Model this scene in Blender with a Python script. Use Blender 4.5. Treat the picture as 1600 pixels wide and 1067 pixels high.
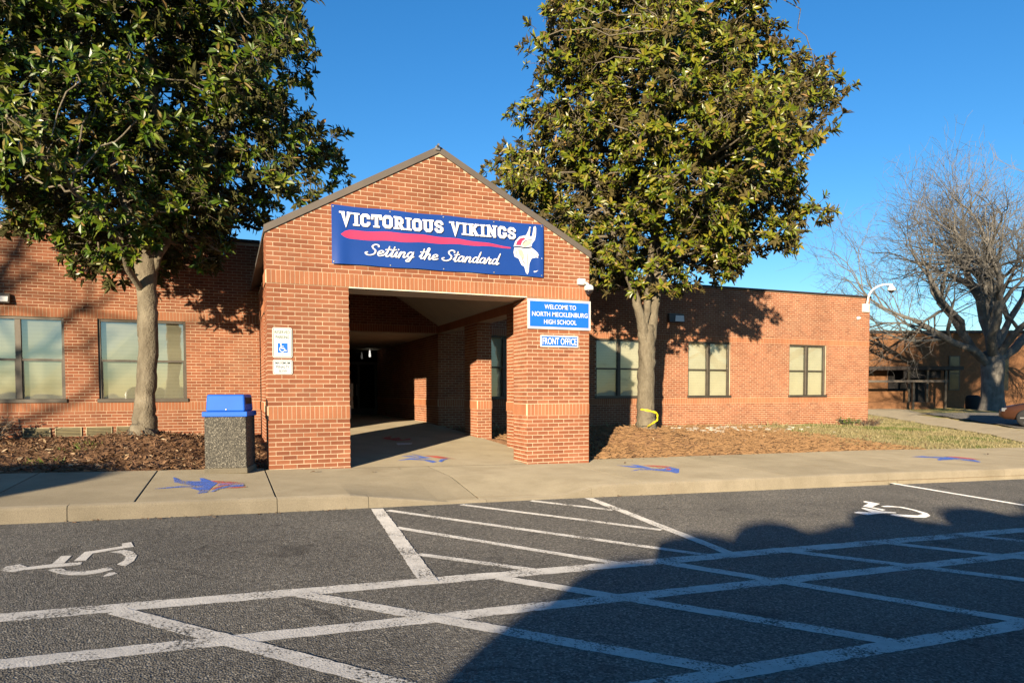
import bpy, math, random
import numpy as np
from mathutils import Vector, Matrix

random.seed(7)
RNG = np.random.default_rng(11)
scene = bpy.context.scene
for _o in list(bpy.data.objects):
    bpy.data.objects.remove(_o)

# ------------------------------------------------------------------ camera
cam_d = bpy.data.cameras.new('camera')
cam = bpy.data.objects.new('camera', cam_d)
scene.collection.objects.link(cam)
CAM = np.array([-0.56639, -10.96247, 1.15929])
RT = Vector((0.92516258, -0.37956547, -0.00206189))
UP = Vector((0.01716936, 0.0364212, 0.99918903))
FW = Vector((0.37918256, 0.9244477, -0.04021243))
m = Matrix.Identity(4)
for i in range(3):
    m[i][0] = RT[i]; m[i][1] = UP[i]; m[i][2] = -FW[i]; m[i][3] = CAM[i]
cam.matrix_world = m
cam_d.sensor_width = 36.0
cam_d.sensor_fit = 'HORIZONTAL'
cam_d.lens = 1085.17 / 1600 * 36.0
cam_d.shift_y = (655.37 - 533.5) / 1600
cam_d.clip_start = 0.1
cam_d.clip_end = 2000
scene.camera = cam

# ------------------------------------------------------------------ sky and sun
SUN_EL = math.radians(8.75)
SUN_AZ = math.radians(36.4)            # travel direction, measured from +Y towards +X
world = bpy.data.worlds.new('World')
scene.world = world
world.use_nodes = True
wn = world.node_tree
bg = wn.nodes['Background']
sky = wn.nodes.new('ShaderNodeTexSky')
sky.sky_type = 'NISHITA'
sky.sun_disc = False
sky.sun_elevation = SUN_EL
sky.sun_rotation = math.radians(180) + SUN_AZ
sky.air_density = 1.0
sky.dust_density = 0.0
sky.ozone_density = 3.5
hs = wn.nodes.new('ShaderNodeHueSaturation')
hs.inputs['Saturation'].default_value = 1.19
hs.inputs['Hue'].default_value = 0.505
wn.links.new(sky.outputs[0], hs.inputs['Color'])
wn.links.new(hs.outputs[0], bg.inputs['Color'])
bg.inputs['Strength'].default_value = 0.108
sun_d = bpy.data.lights.new('sun', 'SUN')
sun_d.energy = 5.0
sun_d.angle = math.radians(0.5)
sun_d.color = (1.0, 0.83, 0.61)
sun = bpy.data.objects.new('sun', sun_d)
scene.collection.objects.link(sun)
SUN_DIR = Vector((math.sin(SUN_AZ) * math.cos(SUN_EL), math.cos(SUN_AZ) * math.cos(SUN_EL), -math.sin(SUN_EL)))
sun.rotation_euler = SUN_DIR.to_track_quat('-Z', 'Y').to_euler()
sun.location = (-30, -40, 30)
vs = scene.view_settings
vs.view_transform = 'Standard'
vs.look = 'None'
vs.gamma = 1.0
vs.use_curve_mapping = False
vs.exposure = 1.1

# ------------------------------------------------------------------ helpers
COL = scene.collection
C = 0.0677                    # one brick course
W = 5.4169                    # porch width
DR, DL = 7.792, 6.679         # right wing / left wing wall planes
ZR, ZL = 4.545, 4.665         # wall tops
PX = 4.90                     # inner face of the porch's right side


def link(o, parent=None):
    COL.objects.link(o)
    if parent is not None:
        o.parent = parent
        o.matrix_parent_inverse = Matrix.Translation(-Vector(world_loc(parent)))
    return o


def world_loc(o):
    # things carry no rotation here, parts keep world coordinates
    return o['_base'] if '_base' in o else (0, 0, 0)


def empty(name, loc, label=None, cat=None, group=None):
    o = bpy.data.objects.new(name, None)
    o.empty_display_size = 0.2
    o.location = loc
    o['_base'] = tuple(float(v) for v in loc)
    COL.objects.link(o)
    tag(o, label, cat, group)
    return o


def tag(o, label=None, cat=None, group=None, kind=None):
    if label: o['label'] = label
    if cat: o['category'] = cat
    if group: o['group'] = group
    if kind: o['kind'] = kind
    return o


def mesh_from(name, verts, faces, mats, smooth=False, midx=None):
    me = bpy.data.meshes.new(name)
    me.from_pydata([tuple(v) for v in verts], [], faces)
    for mt in (mats if isinstance(mats, (list, tuple)) else [mats]):
        me.materials.append(mt)
    if smooth:
        me.polygons.foreach_set('use_smooth', [True] * len(me.polygons))
    if midx is not None:
        me.polygons.foreach_set('material_index', midx)
    me.update()
    return me


def add(name, verts, faces, mats, parent=None, smooth=False, midx=None):
    return link(bpy.data.objects.new(name, mesh_from(name, verts, faces, mats, smooth, midx)), parent)


def np_mesh(name, V, F, mat, smooth=False):
    """V (n,3) floats, F (m,k) ints, all faces with k corners: fast build"""
    me = bpy.data.meshes.new(name)
    V = np.asarray(V, np.float32); F = np.asarray(F, np.int32)
    k = F.shape[1]
    me.vertices.add(len(V)); me.vertices.foreach_set('co', V.ravel())
    me.loops.add(F.size); me.loops.foreach_set('vertex_index', F.ravel())
    me.polygons.add(len(F))
    me.polygons.foreach_set('loop_start', np.arange(len(F), dtype=np.int32) * k)
    me.polygons.foreach_set('loop_total', np.full(len(F), k, np.int32))
    me.materials.append(mat)
    me.polygons.foreach_set('use_smooth', np.full(len(F), bool(smooth)))
    me.update(calc_edges=True)
    me.validate()
    return me


class MB:
    """collects simple shapes into one mesh"""
    def __init__(s): s.v = []; s.f = []; s.mi = []
    def face(s, pts, mi=0):
        b = len(s.v); s.v += [tuple(p) for p in pts]; s.f.append(tuple(range(b, b + len(pts)))); s.mi.append(mi)
    def box(s, x0, x1, y0, y1, z0, z1, mi=0):
        b = len(s.v)
        s.v += [(x0, y0, z0), (x1, y0, z0), (x1, y1, z0), (x0, y1, z0), (x0, y0, z1), (x1, y0, z1), (x1, y1, z1), (x0, y1, z1)]
        for q in ((0, 3, 2, 1), (4, 5, 6, 7), (0, 1, 5, 4), (1, 2, 6, 5), (2, 3, 7, 6), (3, 0, 4, 7)):
            s.f.append(tuple(b + i for i in q)); s.mi.append(mi)
    def obox(s, o, ax, ay, az, r0, r1, mi=0):
        """box in an oriented frame: r0, r1 opposite corners in local (a,b,c)"""
        b = len(s.v); o = Vector(o); ax, ay, az = Vector(ax), Vector(ay), Vector(az)
        for c in (r0[2], r1[2]):
            for (p, q) in ((r0[0], r0[1]), (r1[0], r0[1]), (r1[0], r1[1]), (r0[0], r1[1])):
                s.v.append(tuple(o + ax * p + ay * q + az * c))
        for q in ((0, 3, 2, 1), (4, 5, 6, 7), (0, 1, 5, 4), (1, 2, 6, 5), (2, 3, 7, 6), (3, 0, 4, 7)):
            s.f.append(tuple(b + i for i in q)); s.mi.append(mi)
    def tube(s, pts, rad, sides=8, cap=True, mi=0):
        b0 = len(s.v); pts = [Vector(p) for p in pts]; n = len(pts)
        prev = None
        for i, p in enumerate(pts):
            t = (pts[min(i + 1, n - 1)] - pts[max(i - 1, 0)])
            t = t.normalized() if t.length > 1e-9 else Vector((0, 0, 1))
            if prev is None:
                a = Vector((0, 0, 1)) if abs(t.z) < 0.9 else Vector((1, 0, 0))
                u = t.cross(a).normalized()
            else:
                u = (prev - t * prev.dot(t))
                u = u.normalized() if u.length > 1e-6 else t.orthogonal().normalized()
            prev = u; w = t.cross(u)
            r = rad[i] if isinstance(rad, (list, tuple)) else rad
            for k in range(sides):
                an = 2 * math.pi * k / sides
                s.v.append(tuple(p + (u * math.cos(an) + w * math.sin(an)) * r))
        for i in range(n - 1):
            for k in range(sides):
                a = b0 + i * sides + k; c = b0 + i * sides + (k + 1) % sides
                s.f.append((a, c, c + sides, a + sides)); s.mi.append(mi)
        if cap:
            s.f.append(tuple(b0 + k for k in reversed(range(sides)))); s.mi.append(mi)
            s.f.append(tuple(b0 + (n - 1) * sides + k for k in range(sides))); s.mi.append(mi)
    def lathe(s, center, axis, prof, sides=20, mi=0):
        """prof: list of (radius, along axis)"""
        b0 = len(s.v); ax = Vector(axis).normalized(); u = ax.orthogonal().normalized(); w = ax.cross(u); c = Vector(center)
        for (r, h) in prof:
            for k in range(sides):
                an = 2 * math.pi * k / sides
                s.v.append(tuple(c + ax * h + (u * math.cos(an) + w * math.sin(an)) * max(r, 1e-4)))
        for i in range(len(prof) - 1):
            for k in range(sides):
                a = b0 + i * sides + k; d = b0 + i * sides + (k + 1) % sides
                s.f.append((a, d, d + sides, a + sides)); s.mi.append(mi)
        s.f.append(tuple(b0 + k for k in reversed(range(sides)))); s.mi.append(mi)
        s.f.append(tuple(b0 + (len(prof) - 1) * sides + k for k in range(sides))); s.mi.append(mi)
    def build(s, name, mat, parent=None, smooth=False):
        return add(name, s.v, s.f, mat, parent, smooth, s.mi)


def bevel(o, w=0.006, seg=2):
    md = o.modifiers.new('bevel', 'BEVEL'); md.width = w; md.segments = seg; md.limit_method = 'ANGLE'
    return o


def text_mesh(txt, bold=0.0):
    cu = bpy.data.curves.new('text', 'FONT'); cu.body = txt; cu.offset = bold; cu.resolution_u = 3
    ob = bpy.data.objects.new('text', cu); COL.objects.link(ob)
    dg = bpy.context.evaluated_depsgraph_get()
    me = bpy.data.meshes.new_from_object(ob.evaluated_get(dg))
    V = np.array([v.co[:] for v in me.vertices]); F = [tuple(p.vertices) for p in me.polygons]
    bpy.data.objects.remove(ob); bpy.data.curves.remove(cu); bpy.data.meshes.remove(me)
    V[:, :2] -= V[:, :2].min(0); V[:, :2] /= V[:, :2].max(0)
    return V[:, :2], F



TEXTS = {}
for _t, _b in (('WELCOME TO', 0.016), ('NORTH MECKLENBURG', 0.016), ('HIGH SCHOOL', 0.016), ('FRONT OFFICE', 0.016), ('RESERVED', 0.012), ('PARKING', 0.012), ('v', 0.0), ('MAXIMUM', 0.012), ('PENALTY', 0.012), ('$250', 0.012)):
    TEXTS[_t] = text_mesh(_t, _b)

# ------------------------------------------------------------------ materials
def nodes(name):
    mt = bpy.data.materials.new(name); mt.use_nodes = True
    nt = mt.node_tree; return mt, nt, nt.nodes['Principled BSDF']


def mk(nt, t, **kw):
    n = nt.nodes.new(t)
    for k, v in kw.items():
        if k.startswith('i_'):
            key = k[2:]
            n.inputs[int(key) if key.isdigit() else key].default_value = v
        else:
            setattr(n, k, v)
    return n


def ramp(nt, fac, stops):
    r = nt.nodes.new('ShaderNodeValToRGB')
    el = r.color_ramp.elements
    while len(el) < len(stops): el.new(0.5)
    for e, (p, c) in zip(el, stops):
        e.position = p; e.color = (*c, 1) if len(c) == 3 else c
    nt.links.new(fac, r.inputs[0]); return r


def coords(nt, kind='Object'):
    return nt.nodes.new('ShaderNodeTexCoord').outputs[kind]


def noise(nt, vec, scale, detail=3, rough=0.55):
    n = mk(nt, 'ShaderNodeTexNoise', i_Scale=scale, i_Detail=detail, i_Roughness=rough)
    nt.links.new(vec, n.inputs['Vector']); return n.outputs['Fac']


def mixc(nt, fac, a, b, mode='MIX'):
    n = nt.nodes.new('ShaderNodeMix'); n.data_type = 'RGBA'; n.blend_type = mode
    for sock, v in ((n.inputs[0], fac), (n.inputs[6], a), (n.inputs[7], b)):
        if hasattr(v, 'links'): nt.links.new(v, sock)
        else: sock.default_value = v if not isinstance(v, tuple) else ((*v, 1) if len(v) == 3 else v)
    return n.outputs[2]


def math_n(nt, op, a, b=None):
    n = nt.nodes.new('ShaderNodeMath'); n.operation = op
    for i, v in enumerate((a, b)):
        if v is None: continue
        if hasattr(v, 'links'): nt.links.new(v, n.inputs[i])
        else: n.inputs[i].default_value = v
    return n.outputs[0]


def bump(nt, bsdf, h, strength=0.3, dist=0.01):
    b = mk(nt, 'ShaderNodeBump', i_Strength=strength, i_Distance=dist)
    nt.links.new(h, b.inputs['Height']); nt.links.new(b.outputs[0], bsdf.inputs['Normal'])


def plain(name, col, rough=0.6, metal=0.0, var=0.12, vscale=6.0, bmp=0.0, bscale=60.0, diffrough=0.0, spec=None):
    """one colour with faint uneven tone and optional fine relief"""
    mt, nt, b = nodes(name)
    v = coords(nt)
    f = noise(nt, v, vscale, 4)
    lo = tuple(c * (1 - var) for c in col); hi = tuple(min(1, c * (1 + var)) for c in col)
    r = ramp(nt, f, [(0.3, lo), (0.7, hi)])
    nt.links.new(r.outputs[0], b.inputs['Base Color'])
    b.inputs['Roughness'].default_value = rough; b.inputs['Metallic'].default_value = metal
    b.inputs['Diffuse Roughness'].default_value = diffrough
    if spec is not None: b.inputs['Specular IOR Level'].default_value = spec
    if bmp: bump(nt, b, noise(nt, v, bscale, 3), bmp, 0.004)
    return mt


def brick_mat(name, stops, rough=0.85):
    mt, nt, b = nodes(name)
    g = nt.nodes.new('ShaderNodeNewGeometry'); oi = nt.nodes.new('ShaderNodeObjectInfo')
    s = math_n(nt, 'FRACT', math_n(nt, 'ADD', g.outputs['Random Per Island'], oi.outputs['Random']))
    r = ramp(nt, s, stops)
    pos = g.outputs['Position']
    n1 = noise(nt, pos, 45, 4, 0.65)
    c = mixc(nt, math_n(nt, 'MULTIPLY', n1, 0.3), r.outputs[0], (0.045, 0.02, 0.012))
    n2 = noise(nt, pos, 1.1, 4)
    n2r = ramp(nt, n2, [(0.52, (0, 0, 0)), (0.8, (0.35, 0.35, 0.35))])
    c = mixc(nt, n2r.outputs[0], c, (0.32, 0.19, 0.12))
    n4 = ramp(nt, noise(nt, pos, 0.7, 5, 0.65), [(0.3, (0.74, 0.72, 0.70)), (0.68, (1.08, 1.08, 1.08))])
    c = mixc(nt, 1.0, c, n4.outputs[0], 'MULTIPLY')
    nt.links.new(c, b.inputs['Base Color'])
    b.inputs['Roughness'].default_value = rough; b.inputs['Specular IOR Level'].default_value = 0.25
    b.inputs['Diffuse Roughness'].default_value = 0.6
    bump(nt, b, noise(nt, pos, 120, 3), 0.35, 0.003)
    return mt


M = {}
M['brick'] = brick_mat('red_brick', [(0.0, (0.245, 0.085, 0.042)), (0.35, (0.315, 0.113, 0.054)), (0.7, (0.36, 0.138, 0.068)), (1.0, (0.275, 0.097, 0.047))])
M['soldier'] = brick_mat('orange_brick', [(0.0, (0.37, 0.145, 0.068)), (0.5, (0.43, 0.178, 0.085)), (1.0, (0.40, 0.158, 0.074))])
M['mortar'] = plain('mortar', (0.52, 0.415, 0.285), 0.95, var=0.22, vscale=3, bmp=0.3, bscale=150, diffrough=0.8)
M['bronze'] = plain('bronze_metal', (0.075, 0.062, 0.045), 0.45, 0.3, var=0.15)
M['coping'] = plain('coping_metal', (0.13, 0.105, 0.08), 0.5, 0.2, var=0.12, vscale=2)
M['coping_dark'] = plain('dark_coping_metal', (0.035, 0.026, 0.022), 0.5, 0.2)
M['soffit'] = plain('cream_soffit', (0.74, 0.68, 0.52), 0.8, var=0.06, vscale=2)
M['blind'] = plain('cream_blind', (0.60, 0.555, 0.39), 0.85, var=0.06, vscale=2)
M['vent'] = plain('olive_vent_metal', (0.26, 0.22, 0.12), 0.5, 0.1)
M['black'] = plain('black_and_shade', (0.012, 0.011, 0.011), 0.8)  # flat black, for black parts and for painted-in shade
M['white_metal'] = plain('white_enamel', (0.74, 0.72, 0.66), 0.35, var=0.05)
M['smoke'] = plain('smoked_plastic', (0.025, 0.02, 0.02), 0.12)
M['steel'] = plain('galvanised_steel', (0.32, 0.32, 0.31), 0.4, 0.6)
M['roof'] = plain('roof_felt', (0.10, 0.09, 0.08), 0.9)


def glass_mat(name, refl, tint=(0.95, 0.97, 0.96)):
    mt, nt, b = nodes(name)
    out = nt.nodes['Material Output']
    tr = mk(nt, 'ShaderNodeBsdfTransparent', i_Color=(*tint, 1))
    gl = mk(nt, 'ShaderNodeBsdfGlossy', i_Roughness=0.02)
    lw = mk(nt, 'ShaderNodeFresnel', i_IOR=1.5)
    f = math_n(nt, 'MULTIPLY', lw.outputs[0], refl)
    f = math_n(nt, 'MINIMUM', f, 1.0)
    wv = mk(nt, 'ShaderNodeBump', i_Strength=0.06, i_Distance=0.02)
    nt.links.new(noise(nt, coords(nt), 2.2, 1), wv.inputs['Height']); nt.links.new(wv.outputs[0], gl.inputs['Normal'])
    mx = nt.nodes.new('ShaderNodeMixShader')
    nt.links.new(f, mx.inputs[0]); nt.links.new(tr.outputs[0], mx.inputs[1]); nt.links.new(gl.outputs[0], mx.inputs[2])
    nt.links.new(mx.outputs[0], out.inputs['Surface']); return mt


M['glass'] = glass_mat('window_glass', 3.5)
M['glass_left'] = glass_mat('reflective_window_glass', 6.0)
M['door_glass'] = glass_mat('tinted_glass', 2.0, (0.22, 0.23, 0.23))


def asphalt_mat():
    mt, nt, b = nodes('asphalt')
    v = nt.nodes.new('ShaderNodeNewGeometry').outputs['Position']
    vo = mk(nt, 'ShaderNodeTexVoronoi', i_Scale=85.0); nt.links.new(v, vo.inputs['Vector'])
    sep = nt.nodes.new('ShaderNodeSeparateColor'); nt.links.new(vo.outputs['Color'], sep.inputs[0])
    r1 = ramp(nt, sep.outputs[0], [(0.0, (0.065, 0.062, 0.054)), (0.5, (0.125, 0.118, 0.103)), (0.88, (0.185, 0.175, 0.152)), (1.0, (0.30, 0.28, 0.24))])
    n2 = noise(nt, v, 0.55, 5, 0.6)
    r2 = ramp(nt, n2, [(0.3, (0.72, 0.72, 0.72)), (0.7, (1.15, 1.13, 1.1))])
    c = mixc(nt, 1.0, r1.outputs[0], r2.outputs[0], 'MULTIPLY')
    n3 = noise(nt, v, 3.5, 3, 0.5)
    r3 = ramp(nt, n3, [(0.68, (0, 0, 0)), (0.78, (0.55, 0.55, 0.55))])
    c = mixc(nt, r3.outputs[0], c, (0.03, 0.028, 0.026))
    wp = nt.nodes.new('ShaderNodeVectorMath'); wp.operation = 'ADD'
    nz = mk(nt, 'ShaderNodeTexNoise', i_Scale=1.7, i_Detail=4.0); nt.links.new(v, nz.inputs['Vector'])
    nt.links.new(v, wp.inputs[0]); nt.links.new(nz.outputs['Color'], wp.inputs[1])
    cr = mk(nt, 'ShaderNodeTexVoronoi', i_Scale=0.36, feature='DISTANCE_TO_EDGE'); nt.links.new(wp.outputs[0], cr.inputs['Vector'])
    crk = ramp(nt, cr.outputs['Distance'], [(0.0035, (1, 1, 1)), (0.007, (0, 0, 0))])
    msk = ramp(nt, noise(nt, v, 0.8, 3), [(0.50, (0, 0, 0)), (0.58, (0.45, 0.45, 0.45))])
    c = mixc(nt, math_n(nt, 'MULTIPLY', crk.outputs[0], msk.outputs[0]), c, (0.018, 0.017, 0.016))
    oil = mk(nt, 'ShaderNodeTexVoronoi', i_Scale=0.75); nt.links.new(wp.outputs[0], oil.inputs['Vector'])
    ol = ramp(nt, oil.outputs['Distance'], [(0.05, (0.45, 0.45, 0.45)), (0.12, (0, 0, 0))])
    c = mixc(nt, ol.outputs[0], c, (0.03, 0.028, 0.025))
    nt.links.new(c, b.inputs['Base Color'])
    b.inputs['Roughness'].default_value = 0.9; b.inputs['Diffuse Roughness'].default_value = 1.0
    b.inputs['Specular IOR Level'].default_value = 0.25
    bump(nt, b, math_n(nt, 'ADD', vo.outputs['Distance'], noise(nt, v, 30, 3)), 0.7, 0.010)
    return mt


def paint_mat(name, col, wear=0.45):
    """worn road paint: real holes where it has rubbed off"""
    mt, nt, b = nodes(name)
    out = nt.nodes['Material Output']
    v = nt.nodes.new('ShaderNodeNewGeometry').outputs['Position']
    n1 = noise(nt, v, 55, 4, 0.7); n2 = noise(nt, v, 3.0, 3)
    s = math_n(nt, 'ADD', n1, math_n(nt, 'MULTIPLY', n2, 0.6))
    r = ramp(nt, s, [(wear, (1, 1, 1)), (wear + 0.09, (0, 0, 0))])
    tone = ramp(nt, noise(nt, v, 9, 4), [(0.3, tuple(c * 0.75 for c in col)), (0.7, col)])
    nt.links.new(tone.outputs[0], b.inputs['Base Color'])
    b.inputs['Roughness'].default_value = 0.8; b.inputs['Diffuse Roughness'].default_value = 0.9
    b.inputs['Specular IOR Level'].default_value = 0.2
    bump(nt, b, noise(nt, v, 80, 3), 0.5, 0.006)
    tr = nt.nodes.new('ShaderNodeBsdfTransparent')
    mx = nt.nodes.new('ShaderNodeMixShader')
    nt.links.new(r.outputs[0], mx.inputs[0]); nt.links.new(b.outputs[0], mx.inputs[1]); nt.links.new(tr.outputs[0], mx.inputs[2])
    nt.links.new(mx.outputs[0], out.inputs['Surface']); return mt


def concrete_mat(name, c1, c2, stain=(0.22, 0.17, 0.11)):
    mt, nt, b = nodes(name)
    v = nt.nodes.new('ShaderNodeNewGeometry').outputs['Position']
    oi = nt.nodes.new('ShaderNodeObjectInfo').outputs['Random']
    r = ramp(nt, noise(nt, v, 1.6, 6, 0.65), [(0.3, c1), (0.7, c2)])
    st = ramp(nt, noise(nt, v, 0.9, 5, 0.6), [(0.55, (0, 0, 0)), (0.8, (0.5, 0.5, 0.5))])
    c = mixc(nt, st.outputs[0], r.outputs[0], stain)
    sp = ramp(nt, noise(nt, v, 130, 2), [(0.3, (0.8, 0.8, 0.8)), (0.7, (1.12, 1.12, 1.12))])
    c = mixc(nt, 1.0, c, sp.outputs[0], 'MULTIPLY')
    gv = mk(nt, 'ShaderNodeTexVoronoi', i_Scale=2.3); nt.links.new(v, gv.inputs['Vector'])
    gum = ramp(nt, gv.outputs['Distance'], [(0.035, (0.5, 0.5, 0.5)), (0.06, (0, 0, 0))])
    c = mixc(nt, gum.outputs[0], c, (0.09, 0.075, 0.055))
    tone = ramp(nt, oi, [(0, (0.92, 0.92, 0.92)), (1, (1.06, 1.06, 1.06))])
    c = mixc(nt, 1.0, c, tone.outputs[0], 'MULTIPLY')
    nt.links.new(c, b.inputs['Base Color'])
    b.inputs['Roughness'].default_value = 0.9; b.inputs['Diffuse Roughness'].default_value = 1.0
    b.inputs['Specular IOR Level'].default_value = 0.2
    bump(nt, b, noise(nt, v, 90, 4), 0.35, 0.004)
    return mt


M['asphalt'] = asphalt_mat()
M['paint'] = paint_mat('white_road_paint', (0.52, 0.50, 0.46), 0.66)
M['paint_new'] = paint_mat('fresh_white_road_paint', (0.72, 0.71, 0.68), 0.42)
M['paint_blue'] = paint_mat('blue_sidewalk_paint', (0.055, 0.115, 0.40), 0.72)
M['paint_red'] = paint_mat('red_sidewalk_paint', (0.36, 0.07, 0.06), 0.72)
M['paint_violet'] = paint_mat('violet_sidewalk_paint', (0.20, 0.13, 0.30), 0.72)
M['concrete'] = concrete_mat('sidewalk_concrete', (0.185, 0.158, 0.108), (0.245, 0.212, 0.148), (0.13, 0.10, 0.062))
M['curb'] = concrete_mat('curb_concrete', (0.21, 0.18, 0.125), (0.29, 0.25, 0.18), (0.13, 0.095, 0.058))
M['floor'] = concrete_mat('porch_concrete', (0.19, 0.16, 0.108), (0.245, 0.21, 0.145), (0.14, 0.105, 0.066))


def ground_mat():
    """mulch in the beds, dormant lawn to the right, by place"""
    mt, nt, b = nodes('bed_and_lawn')
    v = nt.nodes.new('ShaderNodeNewGeometry').outputs['Position']
    n1 = noise(nt, v, 18, 6, 0.7)
    mulch = ramp(nt, n1, [(0.25, (0.06, 0.032, 0.018)), (0.5, (0.17, 0.095, 0.052)), (0.75, (0.30, 0.18, 0.10))])
    n2 = noise(nt, v, 7, 6, 0.75)
    lawn = ramp(nt, n2, [(0.25, (0.09, 0.07, 0.025)), (0.5, (0.23, 0.19, 0.085)), (0.8, (0.34, 0.29, 0.15))])
    n3 = ramp(nt, noise(nt, v, 0.45, 4), [(0.5, (0, 0, 0)), (0.62, (1, 1, 1))])
    lawn2 = mixc(nt, n3.outputs[0], lawn.outputs[0], (0.10, 0.13, 0.03))
    sx = nt.nodes.new('ShaderNodeSeparateXYZ'); nt.links.new(v, sx.inputs[0])
    edge = math_n(nt, 'ADD', math_n(nt, 'MULTIPLY', math_n(nt, 'SUBTRACT', sx.outputs[0], 14.2), 0.5), math_n(nt, 'SUBTRACT', noise(nt, v, 0.8, 4), 0.5))
    e = ramp(nt, edge, [(0.0, (0, 0, 0)), (1.0, (1, 1, 1))])
    c = mixc(nt, e.outputs[0], mulch.outputs[0], lawn2)
    nt.links.new(c, b.inputs['Base Color'])
    b.inputs['Roughness'].default_value = 0.95; b.inputs['Diffuse Roughness'].default_value = 1.0
    b.inputs['Specular IOR Level'].default_value = 0.1
    bump(nt, b, math_n(nt, 'ADD', n1, n2), 0.7, 0.03)
    return mt


M['ground'] = ground_mat()


def bark_mat(name, lo, hi, scale=9):
    mt, nt, b = nodes(name)
    v = coords(nt)
    mp = mk(nt, 'ShaderNodeMapping'); mp.inputs['Scale'].default_value = (1, 1, 0.35)
    nt.links.new(v, mp.inputs[0])
    n1 = noise(nt, mp.outputs[0], scale, 6, 0.7); n2 = noise(nt, v, 2.2, 4)
    r = ramp(nt, n1, [(0.3, lo), (0.7, hi)])
    l = ramp(nt, n2, [(0.5, (0, 0, 0)), (0.68, (0.6, 0.6, 0.6))])
    c = mixc(nt, l.outputs[0], r.outputs[0], tuple(min(1, h * 1.35) for h in hi))
    nt.links.new(c, b.inputs['Base Color'])
    b.inputs['Roughness'].default_value = 0.9; b.inputs['Specular IOR Level'].default_value = 0.2
    bump(nt, b, math_n(nt, 'ADD', n1, noise(nt, v, 30, 4)), 0.8, 0.03)
    return mt


M['bark'] = bark_mat('magnolia_bark', (0.10, 0.082, 0.055), (0.215, 0.185, 0.13))
M['oak_bark'] = bark_mat('grey_bark', (0.105, 0.096, 0.080), (0.20, 0.184, 0.158), 5)


def leaf_mat(name, tops, back, rough=0.36, transl=0.0):
    mt, nt, b = nodes(name)
    g = nt.nodes.new('ShaderNodeNewGeometry'); oi = nt.nodes.new('ShaderNodeObjectInfo')
    s = math_n(nt, 'FRACT', math_n(nt, 'ADD', g.outputs['Random Per Island'], oi.outputs['Random']))
    r = ramp(nt, s, tops)
    c = mixc(nt, g.outputs['Backfacing'], r.outputs[0], back)
    nt.links.new(c, b.inputs['Base Color'])
    rr = math_n(nt, 'ADD', math_n(nt, 'MULTIPLY', g.outputs['Backfacing'], 0.5), rough)
    nt.links.new(rr, b.inputs['Roughness'])
    b.inputs['Specular IOR Level'].default_value = 0.38
    if transl:
        out = nt.nodes['Material Output']
        t = nt.nodes.new('ShaderNodeBsdfTranslucent'); nt.links.new(r.outputs[0], t.inputs[0])
        mx = nt.nodes.new('ShaderNodeMixShader'); mx.inputs[0].default_value = transl
        nt.links.new(b.outputs[0], mx.inputs[1]); nt.links.new(t.outputs[0], mx.inputs[2])
        nt.links.new(mx.outputs[0], out.inputs['Surface'])
    return mt


M['leafL'] = leaf_mat('magnolia_leaf', [(0.0, (0.028, 0.062, 0.006)), (0.5, (0.070, 0.115, 0.008)), (0.85, (0.13, 0.155, 0.010)), (0.95, (0.15, 0.12, 0.03)), (1.0, (0.20, 0.12, 0.045))], (0.060, 0.060, 0.014))
M['leafR'] = leaf_mat('bronzed_magnolia_leaf', [(0.0, (0.055, 0.085, 0.007)), (0.45, (0.120, 0.145, 0.009)), (0.78, (0.190, 0.185, 0.014)), (0.93, (0.21, 0.15, 0.035)), (1.0, (0.25, 0.15, 0.06))], (0.095, 0.075, 0.022))
M['dry'] = leaf_mat('dry_leaf', [(0.0, (0.06, 0.030, 0.015)), (0.45, (0.14, 0.070, 0.034)), (0.8, (0.26, 0.150, 0.075)), (1.0, (0.44, 0.33, 0.20))], (0.17, 0.095, 0.05), 0.6, 0.0)
M['straw'] = leaf_mat('pine_straw', [(0.0, (0.15, 0.085, 0.045)), (0.5, (0.29, 0.185, 0.105)), (1.0, (0.48, 0.36, 0.23))], (0.26, 0.15, 0.07), 0.6, 0.0)
M['grass'] = leaf_mat('dormant_grass', [(0.0, (0.20, 0.17, 0.07)), (0.5, (0.36, 0.30, 0.15)), (0.8, (0.42, 0.36, 0.19)), (1.0, (0.12, 0.15, 0.03))], (0.32, 0.27, 0.13), 0.6, 0.1)
M['green'] = leaf_mat('green_grass', [(0.0, (0.08, 0.13, 0.02)), (1.0, (0.17, 0.22, 0.04))], (0.12, 0.16, 0.03), 0.5, 0.2)
M['shrub'] = leaf_mat('shrub_leaf', [(0.0, (0.03, 0.06, 0.02)), (1.0, (0.06, 0.10, 0.03))], (0.05, 0.08, 0.03), 0.5, 0.1)

# ------------------------------------------------------------------ ground heights
def sw_z(X, Y):
    return -0.022 * np.clip(X, -20, 24) + 0.02 * np.clip(Y, -16, 3)


def as_z(X, Y):
    return sw_z(X, Y) - 0.15


def fl_z(X, Y):
    return -0.022 * np.asarray(X) + 0.041 * np.clip(Y, 0, 9.0)


def edge_y(X):
    """back edge of the sidewalk"""
    return np.interp(X, [-20, 0, 5.4, 6.0, 13.8, 20, 40], [0.20, 0.20, 0.45, 0.54, 1.33, 1.36, 1.4])


def sstep(a, b, x):
    t = np.clip((x - a) / (b - a), 0, 1); return t * t * (3 - 2 * t)


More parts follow.
